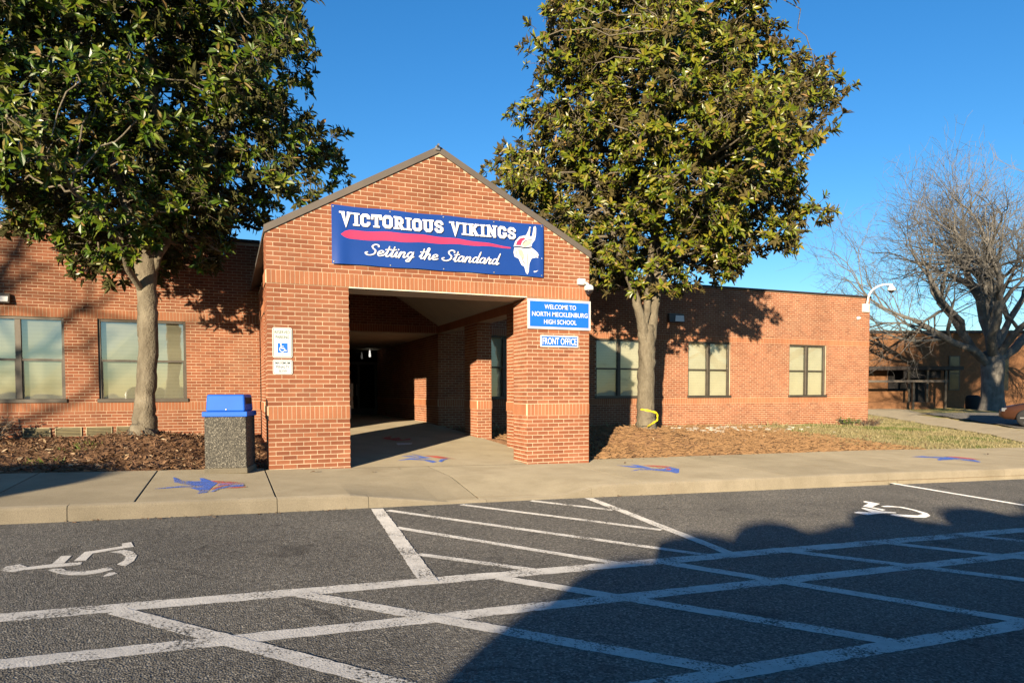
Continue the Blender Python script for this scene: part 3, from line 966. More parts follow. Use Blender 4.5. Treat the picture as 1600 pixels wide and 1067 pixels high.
ICR = {'a': [(7.668, -3.858), (7.745, -3.829), (7.772, -4.052), (7.404, -4.229), (7.413, -4.436), (7.305, -4.475), (7.341, -4.274), (7.339, -4.143), (7.632, -3.99)],
 'b': [(7.176, -4.258), (7.246, -4.233), (7.26, -4.504), (7.376, -4.614), (7.331, -4.659), (7.134, -4.608), (6.821, -4.667), (6.787, -4.487), (6.917, -4.441), (7.049, -4.531)],
 'c': [(7.597, -4.207), (7.735, -4.197), (7.853, -4.341), (7.821, -4.564), (7.751, -4.766), (7.618, -4.912), (7.424, -4.99), (7.291, -4.94), (7.142, -4.841), (7.138, -4.718), (7.226, -4.695), (7.363, -4.792), (7.468, -4.85), (7.65, -4.788), (7.758, -4.548), (7.772, -4.338), (7.596, -4.26)]}
for ic, mt_ in ((ICL, M['paint']), (ICR, M['paint_new'])):
    for k, pts in ic.items(): flat_poly('painted_wheelchair_symbol', pts, as_z, 0.003, mt_, lot)
BLU, RED, VIO = M['paint_blue'], M['paint_red'], M['paint_violet']
DA = [(BLU, [(-1.256, -0.604), (-1.203, -0.716), (-1.141, -0.933), (-0.975, -1.071), (-0.9, -1.063), (-0.925, -0.772), (-0.884, -0.763), (-0.785, -1.047), (-0.691, -1.263), (-0.746, -1.55), (-0.779, -1.824), (-0.802, -2.051), (-0.915, -2.152), (-0.886, -1.966), (-0.918, -1.826), (-1.03, -1.595), (-1.105, -1.578), (-1.313, -1.636), (-1.403, -1.636), (-1.274, -1.541), (-1.112, -1.449), (-0.995, -1.423), (-1.206, -1.154)]),
 (RED, [(-0.785, -1.047), (-0.55, -1.176), (-0.365, -1.386), (-0.531, -1.374), (-0.681, -1.304), (-0.708, -1.485), (-0.691, -1.302)]),
 (VIO, [(-0.676, -1.32), (-0.531, -1.351), (-0.39, -1.366), (-0.384, -1.556), (-0.561, -1.443), (-0.707, -1.559)]),
 (RED, [(-0.779, -1.824), (-0.707, -1.631), (-0.571, -1.463), (-0.522, -1.451), (-0.649, -1.643), (-0.732, -1.814)]),
 (BLU, [(-0.775, -2.037), (-0.705, -1.772), (-0.561, -1.539), (-0.388, -1.518), (-0.391, -1.649), (-0.552, -1.7), (-0.666, -1.828), (-0.738, -2.033)]),
 (RED, [(-0.619, -1.791), (-0.533, -1.704), (-0.367, -1.684), (-0.364, -1.742), (-0.495, -1.797)])]
DB = [(BLU, [(5.714, -0.395), (5.84, -0.524), (6.017, -0.661), (6.054, -0.344), (6.162, -0.526), (6.139, -0.788), (6.174, -0.998), (6.272, -1.066), (6.514, -0.802), (6.562, -0.862), (6.557, -1.118), (6.214, -1.583), (6.13, -1.613), (6.159, -1.433), (6.067, -1.302), (5.928, -1.151), (5.765, -1.121), (5.517, -1.218), (5.718, -1.064), (5.891, -0.947), (6.037, -0.943), (5.837, -0.785)]),
 (RED, [(6.202, -0.533), (6.418, -0.592), (6.554, -0.724), (6.581, -0.835), (6.378, -0.933), (6.208, -1.055), (6.266, -0.862)]),
 (RED, [(6.317, -1.075), (6.433, -1.045), (6.315, -1.223), (6.239, -1.209)])]
DC = [(BLU, [(13.404, -0.15), (13.85, -0.08), (14.192, -0.266), (14.487, -0.428), (14.592, -0.609), (14.429, -0.827), (14.078, -1.235), (13.86, -1.347), (13.97, -1.036), (13.932, -0.782), (13.295, -0.883), (13.495, -0.682), (13.87, -0.5), (13.516, -0.333)]),
 (RED, [(14.317, -0.251), (14.63, -0.364), (14.619, -0.857), (14.391, -0.853), (14.363, -0.624)])]
DD = [(BLU, [(2.101, 0.732), (2.41, 1.035), (2.607, 1.01), (2.699, 0.755), (2.747, 0.5), (2.632, 0.374), (2.568, 0.713), (2.363, 0.844)]),
 (BLU, [(2.296, 1.316), (2.487, 1.341), (2.675, 1.111), (2.745, 0.993), (2.63, 0.946), (2.476, 1.135)]),
 (BLU, [(2.534, 1.532), (2.616, 1.522), (2.695, 1.187), (2.805, 0.985), (2.662, 1.065)]),
 (RED, [(2.729, 1.312), (2.96, 1.235), (3.134, 0.975), (3.188, 0.813), (3.0, 0.806), (2.853, 1.01), (2.807, 1.142)]),
 (BLU, [(2.778, 0.539), (2.888, 0.776), (3.125, 0.944), (2.945, 0.693), (2.793, 0.422)]),
 (RED, [(2.609, 4.375), (2.84, 4.864), (2.977, 5.015), (2.761, 4.27), (3.028, 4.55), (2.965, 4.068), (3.246, 4.39), (3.176, 4.055), (3.012, 3.948), (2.778, 3.848), (2.745, 4.081), (2.648, 4.205)]),
 (M['paint'], [(2.693, 3.367), (3.055, 3.427), (2.957, 3.134), (2.652, 3.035)])]
for lst, zf_, par in ((DA, sw_z, swk), (DB, sw_z, swk), (DC, sw_z, swk), (DD, fl_z, pf)):
    for i, (mt_, pts) in enumerate(lst): flat_poly('painted_emblem', pts, zf_, 0.003 + 0.0008 * i, mt_, par)

# ------------------------------------------------------------------ lettering
def put_text(name, txt, x0, x1, z0, z1, y, mat, parent, bold=0.02):
    V, F = TEXTS[txt]
    add(name, [(x0 + (x1 - x0) * a, y, z0 + (z1 - z0) * b) for a, b in V], F, mat, parent)


def stroke(path, w, closed=False):
    """mitred flat stroke of a polyline -> (verts2d, quads)"""
    n = len(path); P_ = [np.array(p, float) for p in path]; V = []; F = []
    for i in range(n):
        if closed: a, b, c = P_[i - 1], P_[i], P_[(i + 1) % n]
        else: a, b, c = P_[max(i - 1, 0)], P_[i], P_[min(i + 1, n - 1)]
        d1 = b - a; d2 = c - b
        if np.linalg.norm(d1) < 1e-9: d1 = d2
        if np.linalg.norm(d2) < 1e-9: d2 = d1
        d1 /= np.linalg.norm(d1); d2 /= np.linalg.norm(d2)
        n1 = np.array((-d1[1], d1[0])); n2 = np.array((-d2[1], d2[0])); mt = n1 + n2
        L_ = np.linalg.norm(mt)
        mt = n1 if L_ < 1e-6 else mt / L_
        k = 1 / max(0.5, float(np.dot(mt, n1)))
        ww = w[i] if isinstance(w, (list, tuple)) else w
        V += [b + mt * k * ww / 2, b - mt * k * ww / 2]
    for i in range(n if closed else n - 1):
        j = (i + 1) % n; F.append((2 * i, 2 * i + 1, 2 * j + 1, 2 * j))
    return V, F


T = 0.25
def R_(x0, x1, y0, y1): return ('q', [(x0, y0), (x1, y0), (x1, y1), (x0, y1)])
def S_(path, closed=False, w=T): return ('s', path, closed, w)
def serif(x, y, w=0.42): return R_(x - w / 2, x + w / 2, y, y + 0.13)
h_ = T / 2
BLOCK = {
 'V': (0.98, [S_([(0.24, 1.0), (0.49, 0.03), (0.74, 1.0)], False, 0.26), serif(0.20, 0.87, 0.42), serif(0.78, 0.87, 0.42)]),
 'I': (0.50, [R_(0.25 - h_, 0.25 + h_, 0, 1), serif(0.25, 0.87, 0.5), serif(0.25, 0, 0.5)]),
 'C': (0.78, [S_([(0.64, 0.60), (0.64, 0.76), (0.52, 0.88), (0.26, 0.88), (0.13, 0.75), (0.13, 0.25), (0.26, 0.12), (0.52, 0.12), (0.64, 0.24), (0.64, 0.38)])]),
 'G': (0.82, [S_([(0.64, 0.64), (0.64, 0.76), (0.52, 0.88), (0.26, 0.88), (0.13, 0.75), (0.13, 0.25), (0.26, 0.12), (0.52, 0.12), (0.66, 0.26), (0.66, 0.50)]), R_(0.44, 0.80, 0.36, 0.50)]),
 'O': (0.80, [S_([(0.13, 0.25), (0.13, 0.75), (0.26, 0.88), (0.54, 0.88), (0.67, 0.75), (0.67, 0.25), (0.54, 0.12), (0.26, 0.12)], True)]),
 'T': (0.84, [R_(0.42 - h_, 0.42 + h_, 0, 1), R_(0.02, 0.82, 0.79, 1), R_(0.02, 0.18, 0.60, 0.80), R_(0.66, 0.82, 0.60, 0.80), serif(0.42, 0, 0.5)]),
 'R': (0.90, [R_(0.12, 0.37, 0, 1), S_([(0.2, 0.88), (0.56, 0.88), (0.68, 0.77), (0.68, 0.56), (0.56, 0.46), (0.2, 0.46)], False, 0.22), S_([(0.48, 0.50), (0.72, 0.02)], False, 0.25), serif(0.2, 0.87, 0.36), serif(0.24, 0, 0.46), serif(0.78, 0, 0.24)]),
 'U': (0.92, [S_([(0.22, 1.0), (0.22, 0.26), (0.34, 0.12), (0.58, 0.12), (0.70, 0.26), (0.70, 1.0)]), serif(0.22, 0.87, 0.44), serif(0.70, 0.87, 0.44)]),
 'S': (0.76, [S_([(0.62, 0.66), (0.62, 0.77), (0.50, 0.89), (0.25, 0.89), (0.13, 0.78), (0.13, 0.64), (0.25, 0.545), (0.50, 0.47), (0.62, 0.36), (0.62, 0.23), (0.50, 0.11), (0.25, 0.11), (0.13, 0.23), (0.13, 0.36)], False, 0.22)]),
 'K': (0.96, [R_(0.12, 0.37, 0, 1), S_([(0.30, 0.38), (0.74, 0.96)], False, 0.24), S_([(0.46, 0.58), (0.76, 0.04)], False, 0.25), serif(0.24, 0.87, 0.46), serif(0.24, 0, 0.46), serif(0.76, 0.87, 0.38), serif(0.76, 0, 0.38)]),
 'N': (0.98, [R_(0.12, 0.34, 0, 1), R_(0.64, 0.86, 0, 1), S_([(0.20, 0.97), (0.78, 0.03)], False, 0.26), serif(0.20, 0.87, 0.36), serif(0.23, 0, 0.44), serif(0.77, 0.87, 0.42)]),
}


def smooth_path(pts, k=5):
    P_ = [np.array(p, float) for p in pts]; out = []
    for i in range(len(P_) - 1):
        p0, p1, p2, p3 = P_[max(i - 1, 0)], P_[i], P_[i + 1], P_[min(i + 2, len(P_) - 1)]
        for j in range(k):
            t = j / k
            out.append(0.5 * ((2 * p1) + (-p0 + p2) * t + (2 * p0 - 5 * p1 + 4 * p2 - p3) * t * t + (-p0 + 3 * p1 - 3 * p2 + p3) * t ** 3))
    out.append(P_[-1]); return out


# brush-script lower case, x-height 0.5, drawn upright then slanted
SCRIPT = {
 'S': (0.62, [[(0.60, 0.78), (0.56, 0.95), (0.38, 1.0), (0.24, 0.84), (0.32, 0.64), (0.48, 0.46), (0.46, 0.18), (0.24, 0.02), (0.02, 0.08), (-0.04, 0.22), (0.08, 0.28)]]),
 'e': (0.40, [[(0.0, 0.20), (0.22, 0.26), (0.33, 0.40), (0.22, 0.50), (0.08, 0.38), (0.06, 0.14), (0.18, 0.02), (0.42, 0.14)]]),
 't': (0.30, [[(0.02, 0.14), (0.16, 0.50), (0.19, 0.88), (0.17, 0.50), (0.13, 0.12), (0.20, 0.01), (0.34, 0.14)], [(0.0, 0.60), (0.34, 0.66)]]),
 'i': (0.24, [[(0.0, 0.14), (0.11, 0.48), (0.08, 0.14), (0.14, 0.01), (0.28, 0.14)], [(0.12, 0.66), (0.17, 0.72)]]),
 'n': (0.46, [[(0.0, 0.14), (0.08, 0.46), (0.06, 0.02), (0.10, 0.30), (0.24, 0.50), (0.32, 0.40), (0.29, 0.10), (0.36, 0.01), (0.48, 0.14)]]),
 'g': (0.44, [[(0.34, 0.44), (0.18, 0.52), (0.05, 0.30), (0.12, 0.06), (0.28, 0.16), (0.35, 0.48), (0.31, 0.0), (0.22, -0.32), (0.06, -0.28), (0.16, -0.10), (0.46, 0.14)]]),
 'h': (0.46, [[(0.0, 0.14), (0.16, 0.60), (0.20, 0.96), (0.11, 0.94), (0.07, 0.02), (0.12, 0.32), (0.25, 0.50), (0.33, 0.38), (0.30, 0.10), (0.37, 0.01), (0.48, 0.14)]]),
 'a': (0.44, [[(0.33, 0.44), (0.18, 0.52), (0.05, 0.30), (0.10, 0.04), (0.26, 0.12), (0.34, 0.48), (0.31, 0.12), (0.37, 0.01), (0.47, 0.14)]]),
 'd': (0.46, [[(0.33, 0.42), (0.18, 0.52), (0.05, 0.30), (0.10, 0.04), (0.26, 0.12), (0.36, 0.60), (0.40, 0.98), (0.33, 0.14), (0.39, 0.01), (0.50, 0.16)]]),
 'r': (0.36, [[(0.0, 0.14), (0.10, 0.56), (0.13, 0.44), (0.26, 0.44), (0.20, 0.14), (0.26, 0.01), (0.38, 0.14)]]),
}


def lay(shapes, place):
    """shapes: list of (verts2d, faces) each on its own layer; place(x, z, layer) -> world point"""
    V = []; F = []
    for li, (vs_, fs) in enumerate(shapes):
        b = len(V); V += [place(v[0], v[1], li) for v in vs_]; F += [tuple(b + i for i in f) for f in fs]
    return V, F


def block_word(txt, x0, x1, z0, z1):
    pos = 0; items = []
    for ch in txt:
        if ch == ' ': pos += 0.42; continue
        w, sh = BLOCK[ch]; items.append((pos, sh)); pos += w + 0.045
    sx = (x1 - x0) / pos; out = []
    for (p, sh) in items:
        for li, s in enumerate(sh):
            vs_, fs = (s[1], [(0, 1, 2, 3)]) if s[0] == 'q' else stroke(s[1], s[3], s[2])
            out.append(([(x0 + (p + v[0]) * sx, z0 + (z1 - z0) * v[1]) for v in vs_], fs))
    return out


def script_word(txt, x0, x1, z0, hgt, slant=0.30, wd=0.105):
    pos = 0; items = []
    for ch in txt:
        if ch == ' ': pos += 0.30; continue
        w, sh = SCRIPT[ch]; items.append((pos, sh)); pos += w
    sx = (x1 - x0) / pos; out = []
    for (p, sh) in items:
        for path in sh:
            pp = smooth_path([((p + a) * sx + slant * b * hgt + x0, z0 + b * hgt) for a, b in path])
            n = len(pp); ws = []
            for i in range(n):
                d = np.array(pp[min(i + 1, n - 1)]) - np.array(pp[max(i - 1, 0)])
                ws.append(hgt * wd * (0.75 + 0.55 * abs(d[1]) / (np.linalg.norm(d) + 1e-9)))
            out.append(stroke(pp, ws))
    return out


# ------------------------------------------------------------------ banner
M['banner'] = plain('blue_vinyl', (0.009, 0.047, 0.235), 0.36, var=0.10, vscale=1.3)
M['banner_white'] = plain('white_vinyl_print', (0.80, 0.78, 0.73), 0.4, var=0.03)
M['banner_navy'] = plain('navy_vinyl_print', (0.006, 0.012, 0.06), 0.4)
M['banner_red'] = plain('red_vinyl_print', (0.62, 0.035, 0.10), 0.4, var=0.06)
M['banner_cream'] = plain('cream_vinyl_print', (0.62, 0.52, 0.34), 0.4)
bx0, bx1, bz0, bz1 = 0.95, 4.497, 3.115, 4.008


def ban(x, z, layer=0, lift=0.0):
    """point on the slack vinyl"""
    u = (x - bx0) / (bx1 - bx0); v = (z - bz0) / (bz1 - bz0)
    sag = 0.010 * math.sin(math.pi * v) + 0.005 * math.sin(u * 19 + v * 3) * (0.4 + 0.6 * math.sin(math.pi * u)) + 0.004 * math.sin(u * 7 - v * 5)
    corner = 0.022 * math.exp(-((u - 0.035) / 0.03) ** 2) * (1 - v) + 0.016 * math.exp(-((u - 0.985) / 0.02) ** 2) * math.sin(math.pi * v)
    dz = -0.010 * (1 - math.cos(u * 4 * 2 * math.pi)) * 0.5 * v + 0.008 * (1 - math.cos(u * 4 * 2 * math.pi)) * 0.5 * (1 - v)
    return (x, -0.042 - sag - corner - lift - 0.00025 * layer, z + dz)


bn = empty('school_banner', (2.7, -0.04, 3.1), 'wide blue vinyl banner reading VICTORIOUS VIKINGS Setting the Standard on the gable', 'banner')
nu, nv = 120, 24; V = []; F = []
for side in (0, 1):
    for j in range(nv + 1):
        for i in range(nu + 1):
            p = ban(bx0 + (bx1 - bx0) * i / nu, bz0 + (bz1 - bz0) * j / nv); V.append((p[0], p[1] + 0.002 * side, p[2]))
NB = (nu + 1) * (nv + 1)
for j in range(nv):
    for i in range(nu):
        a = j * (nu + 1) + i
        F.append((a, a + 1, a + nu + 2, a + nu + 1)); F.append((NB + a, NB + a + nu + 1, NB + a + nu + 2, NB + a + 1))
sheet = add('sheet', V, F, M['banner'], bn, True)


def ban_print(name, shapes, mat, lift, dx=0, dz=0):
    def place(x, z, li): return ban(x + dx, z + dz, li, lift)
    V, F = lay(shapes, place)
    return add(name, V, F, mat, sheet)


def densify(pts, k=6):
    out = []
    for i in range(len(pts)):
        a, b = pts[i], pts[(i + 1) % len(pts)]
        for j in range(k): out.append((a[0] + (b[0] - a[0]) * j / k, a[1] + (b[1] - a[1]) * j / k))
    return out


w1 = block_word('VICTORIOUS VIKINGS', 1.065, 3.99, 3.715, 3.915)
ban_print('letter_shadow', w1, M['banner_navy'], 0.0022, 0.012, -0.012)
ban_print('lettering', w1, M['banner_white'], 0.0075)
w2 = script_word('Setting the Standard', 1.46, 3.66, 3.275, 0.175)
ban_print('letter_shadow', w2, M['banner_navy'], 0.0022, 0.010, -0.008)
ban_print('lettering', w2, M['banner_white'], 0.0085)
n = 44; top = []; bot = []
for i in range(n + 1):
    t = i / n; x = 1.085 + (3.89 - 1.085) * t
    wdt = 0.068 * min(1, (t / 0.05) ** 0.5 if t > 0 else 0) * (1 - 0.86 * max(0, (t - 0.35) / 0.65) ** 1.2)
    cz = 3.565 + 0.055 * math.sin(math.pi * min(t * 0.75, 1)) - 0.03 * t + 0.006 * math.sin(t * 31)
    top.append((x, cz + wdt)); bot.append((x, cz - wdt))
ban_print('brush_stripe', [(top + bot, [(i, n + 1 + i, n + 2 + i, i + 1) for i in range(n)])], M['banner_red'], 0.004)
# horned-helmet emblem, plain
def em(name, pts, mat, lift): ban_print(name, [(pts, [tuple(range(len(pts)))])], mat, lift)
em('emblem', [(3.945, 3.60), (3.975, 3.69), (4.05, 3.775), (4.14, 3.80), (4.175, 3.81), (4.22, 3.90), (4.235, 3.955), (4.26, 3.955), (4.255, 3.87), (4.24, 3.79), (4.285, 3.80), (4.30, 3.88), (4.315, 3.96), (4.345, 3.975), (4.36, 3.94), (4.355, 3.84), (4.335, 3.74), (4.285, 3.68), (4.27, 3.61), (4.17, 3.585), (4.05, 3.60)], M['banner_white'], 0.003)
em('emblem', [(3.985, 3.625), (4.005, 3.69), (4.06, 3.745), (4.125, 3.765), (4.165, 3.755), (4.10, 3.70), (4.075, 3.63)], M['banner_red'], 0.006)
em('emblem', [(4.10, 3.635), (4.13, 3.69), (4.20, 3.71), (4.27, 3.72), (4.255, 3.665), (4.20, 3.63), (4.15, 3.605)], M['banner_cream'], 0.006)
em('emblem', [(3.96, 3.585), (4.28, 3.60), (4.36, 3.545), (4.475, 3.425), (4.36, 3.445), (4.275, 3.42), (4.235, 3.33), (4.225, 3.20), (4.205, 3.145), (4.175, 3.17), (4.145, 3.27), (4.09, 3.30), (4.04, 3.40), (3.965, 3.43), (3.945, 3.50)], M['banner_white'], 0.003)
em('emblem', [(4.02, 3.56), (4.10, 3.555), (4.135, 3.47), (4.15, 3.38), (4.10, 3.42), (4.05, 3.46)], M['banner_cream'], 0.006)
ban_print('emblem', [stroke(smooth_path(pp, 3), wdt) for pp, wdt in (([(3.955, 3.592), (4.05, 3.60), (4.16, 3.592), (4.27, 3.612)], 0.022), ([(4.10, 3.64), (4.14, 3.70), (4.20, 3.725), (4.28, 3.735)], 0.010), ([(4.235, 3.80), (4.25, 3.88), (4.248, 3.94)], 0.010), ([(4.318, 3.80), (4.335, 3.88), (4.338, 3.95)], 0.010),
    ([(4.00, 3.53), (3.995, 3.47), (4.03, 3.44)], 0.008), ([(4.09, 3.43), (4.12, 3.36), (4.16, 3.31)], 0.012), ([(4.19, 3.50), (4.20, 3.38), (4.205, 3.22)], 0.009), ([(4.24, 3.53), (4.32, 3.49), (4.42, 3.45)], 0.008))], M['banner_navy'], 0.0095)
em('maker_mark', [(4.315, 3.205), (4.33, 3.188), (4.355, 3.196), (4.405, 3.232), (4.35, 3.210), (4.328, 3.212)], M['banner_white'], 0.003)
for i in range(5):
    for zz in (bz0 + 0.03, bz1 - 0.03):
        x = bx0 + 0.03 + (bx1 - bx0 - 0.06) * i / 4; p = ban(x, zz)
        q = MB(); q.lathe((p[0], p[1] - 0.003, p[2]), (0, -1, 0), [(0.014, -0.045), (0.014, 0.0), (0.010, 0.006), (0.004, 0.008)], 10)
        q.build('grommet', M['steel'], bn)

# ------------------------------------------------------------------ wall signs
M['sign_blue'] = plain('sign_blue', (0.01, 0.13, 0.62), 0.35, var=0.04)
M['sign_white'] = plain('sign_white', (0.62, 0.62, 0.58), 0.35, var=0.03)
M['sign_green'] = plain('sign_green_ink', (0.008, 0.06, 0.035), 0.5)
M['sign_ink'] = plain('sign_blue_ink', (0.012, 0.05, 0.09), 0.5)


def rrect(x0, x1, z0, z1, r, k=5):
    out = []
    for (cx, cz, a0) in ((x1 - r, z1 - r, 0), (x0 + r, z1 - r, 90), (x0 + r, z0 + r, 180), (x1 - r, z0 + r, 270)):
        for i in range(k + 1):
            an = math.radians(a0 + 90 * i / k); out.append((cx + r * math.cos(an), cz + r * math.sin(an)))
    return out


def plate(name, x0, x1, z0, z1, y0, y1, r, mat, parent):
    P_ = rrect(x0, x1, z0, z1, r); n = len(P_)
    V = [(x, y0, z) for x, z in P_] + [(x, y1, z) for x, z in P_]
    F = [tuple(reversed(range(n))), tuple(range(n, 2 * n))] + [(i, i + 1 if i + 1 < n else 0, n + (i + 1) % n, n + i) for i in range(n)]
    return add(name, V, F, mat, parent)


def outline(x0, x1, z0, z1, r, w, y, mat, parent, name='border'):
    a = rrect(x0, x1, z0, z1, r); b = rrect(x0 + w, x1 - w, z0 + w, z1 - w, max(r - w, 0.002)); n = len(a)
    add(name, [(x, y, z) for x, z in a] + [(x, y, z) for x, z in b], [(n + i, n + (i + 1) % n, (i + 1) % n, i) for i in range(n)], mat, parent)


YS = -0.020
s1 = empty('welcome_sign', (4.81, YS, 2.24), 'large blue sign reading WELCOME TO NORTH MECKLENBURG HIGH SCHOOL on the right pier', 'sign')
plate('panel', 4.207, 5.423, 2.236, 2.748, YS - 0.022, YS, 0.004, M['sign_white'], s1)
plate('panel', 4.246, 5.384, 2.275, 2.709, YS - 0.026, YS - 0.0225, 0.004, M['sign_blue'], s1)
put_text('lettering', 'WELCOME TO', 4.52, 5.13, 2.580, 2.660, YS - 0.029, M['sign_white'], s1, 0.03)
put_text('lettering', 'NORTH MECKLENBURG', 4.285, 5.36, 2.452, 2.532, YS - 0.029, M['sign_white'], s1, 0.03)
put_text('lettering', 'HIGH SCHOOL', 4.51, 5.14, 2.322, 2.402, YS - 0.029, M['sign_white'], s1, 0.03)
s2 = empty('office_sign', (4.81, YS, 1.93), 'small blue FRONT OFFICE sign below the welcome sign', 'sign')
plate('panel', 4.447, 5.181, 1.928, 2.132, YS - 0.018, YS, 0.012, M['sign_white'], s2)
plate('panel', 4.470, 5.158, 1.951, 2.109, YS - 0.022, YS - 0.0185, 0.006, M['sign_blue'], s2)
put_text('lettering', 'FRONT OFFICE', 4.485, 5.143, 1.972, 2.090, YS - 0.025, M['sign_white'], s2, 0.03)
YS2 = -0.012
s3 = empty('reserved_parking_sign', (0.215, YS2, 1.67), 'white RESERVED PARKING sign with blue wheelchair square on the left pier', 'sign')
plate('panel', 0.073, 0.356, 1.671, 2.121, YS2 - 0.006, YS2, 0.03, M['sign_white'], s3)
outline(0.083, 0.346, 1.681, 2.111, 0.024, 0.007, YS2 - 0.008, M['sign_green'], s3)
put_text('lettering', 'RESERVED', 0.105, 0.325, 2.028, 2.075, YS2 - 0.008, M['sign_green'], s3, 0.0)
put_text('lettering', 'PARKING', 0.118, 0.312, 1.955, 2.002, YS2 - 0.008, M['sign_green'], s3, 0.0)
plate('symbol_square', 0.146, 0.288, 1.745, 1.890, YS2 - 0.0085, YS2 - 0.0062, 0.004, M['sign_blue'], s3)
put_text('arrow_mark', 'v', 0.205, 0.222, 1.700, 1.715, YS2 - 0.008, M['sign_green'], s3, 0.0)
sy = []
cx, cz = 0.212, 1.800
sy.append(stroke([(cx + 0.038 * math.cos(math.radians(a)), cz + 0.038 * math.sin(math.radians(a))) for a in range(125, 345, 14)], 0.012))
sy.append(([(cx - 0.020 + 0.011 * math.cos(math.radians(a)), 1.872 + 0.011 * math.sin(math.radians(a))) for a in range(0, 360, 36)], [tuple(range(10))]))
sy.append(stroke([(cx - 0.018, 1.862), (cx - 0.012, 1.812), (cx + 0.028, 1.810), (cx + 0.048, 1.774), (cx + 0.062, 1.780)], 0.014))
sy.append(stroke([(cx - 0.015, 1.842), (cx + 0.022, 1.840)], 0.010))
V, F = lay(sy, lambda x, z, li: (x, YS2 - 0.0105 - 0.0002 * li, z)); add('wheelchair_symbol', V, F, M['sign_white'], s3)
s4 = empty('penalty_sign', (0.215, YS2, 1.42), 'small white MAXIMUM PENALTY sign under the reserved parking sign', 'sign')
plate('panel', 0.074, 0.356, 1.423, 1.643, YS2 - 0.006, YS2, 0.028, M['sign_white'], s4)
outline(0.083, 0.347, 1.432, 1.634, 0.022, 0.007, YS2 - 0.008, M['sign_ink'], s4)
put_text('lettering', 'MAXIMUM', 0.110, 0.320, 1.575, 1.613, YS2 - 0.008, M['sign_ink'], s4, 0.0)
put_text('lettering', 'PENALTY', 0.118, 0.312, 1.516, 1.554, YS2 - 0.008, M['sign_ink'], s4, 0.0)
put_text('lettering', '$250', 0.160, 0.270, 1.452, 1.492, YS2 - 0.008, M['sign_ink'], s4, 0.0)

# ------------------------------------------------------------------ cameras and wall lights
c1 = empty('security_camera', (5.28, -0.02, 3.0), 'white dome security camera with box mount at the porch corner', 'camera')
q = MB(); q.box(5.165, 5.305, -0.075, -0.004, 3.03, 3.135); bevel(q.build('mount_box', M['white_metal'], c1), 0.008)
q = MB(); q.tube([(5.27, -0.075, 3.06), (5.30, -0.13, 3.05), (5.315, -0.15, 3.02)], 0.022, 10); q.build('arm', M['white_metal'], c1, True)
q = MB(); q.lathe((5.325, -0.155, 2.925), (0, 0, 1), [(0.075, 0.0), (0.082, 0.012), (0.082, 0.05), (0.07, 0.08), (0.03, 0.10), (0.005, 0.102)], 24); q.build('housing', M['white_metal'], c1, True)
q = MB(); q.lathe((5.325, -0.155, 2.925), (0, 0, -1), [(0.070, -0.002), (0.068, 0.02), (0.055, 0.048), (0.03, 0.066), (0.004, 0.071)], 24); q.build('dome', M['smoke'], c1, True)
c2 = empty('gooseneck_camera', (21.1, DR, 4.1), 'white gooseneck dome camera curving out over the far wall corner', 'camera')
q = MB(); q.box(20.94, 21.22, DR - 0.10, DR - 0.005, 4.03, 4.33); bevel(q.build('mount_box', M['white_metal'], c2), 0.01)
pth = smooth_path([(21.08, 4.30), (21.08, 4.62), (21.20, 4.84), (21.50, 4.99), (21.85, 5.03)], 5)
q = MB(); q.tube([(p[0], DR - 0.10 - 0.35 * i / len(pth), p[1]) for i, p in enumerate(pth)], 0.036, 10); q.build('gooseneck', M['white_metal'], c2, True)
q = MB(); q.lathe((21.87, DR - 0.46, 4.80), (0, 0, 1), [(0.135, 0.0), (0.145, 0.03), (0.12, 0.09), (0.07, 0.16), (0.045, 0.20), (0.04, 0.24)], 20); q.build('housing', M['white_metal'], c2, True)
q = MB(); q.lathe((21.87, DR - 0.46, 4.80), (0, 0, -1), [(0.105, -0.002), (0.10, 0.03), (0.06, 0.07), (0.01, 0.09)], 20); q.build('dome', M['smoke'], c2, True)
q = MB(); q.lathe((20.74, DR - 0.004, 3.80), (0, -1, 0), [(0.07, 0.0), (0.07, 0.04), (0.045, 0.09), (0.03, 0.12)], 14)
tag(q.build('wall_sensor', M['white_metal'], None, True), 'tiny white round sensor on the brick below the gooseneck camera', 'sensor')
for (xa, xb, y, za, zb, lab) in ((12.50, 13.08, DR, 3.36, 3.64, 'wall pack light under the leaf shadow on the right wing'), (-5.2, -4.74, DL, 3.03, 3.23, 'wall pack light at the left edge of the photo above the window')):
    wl = empty('wall_light', ((xa + xb) / 2, y, za), lab, 'wall light', 'wall pack lights')
    q = MB(); b0 = len(q.v)
    q.v += [(xa, y - 0.005, za), (xb, y - 0.005, za), (xb, y - 0.005, zb), (xa, y - 0.005, zb), (xa, y - 0.14, za), (xb, y - 0.14, za), (xb, y - 0.09, zb), (xa, y - 0.09, zb)]
    for f_ in ((0, 3, 2, 1), (4, 5, 6, 7), (0, 1, 5, 4), (1, 2, 6, 5), (2, 3, 7, 6), (3, 0, 4, 7)): q.f.append(f_); q.mi.append(0)
    bevel(q.build('housing', M['bronze'], wl), 0.01)
    q = MB(); q.face([(xa + 0.20, y - 0.147, za + 0.03), (xb - 0.03, y - 0.147, za + 0.03), (xb - 0.03, y - 0.115, zb - 0.06), (xa + 0.24, y - 0.115, zb - 0.06)])
    q.build('lens', M['white_metal'], wl)

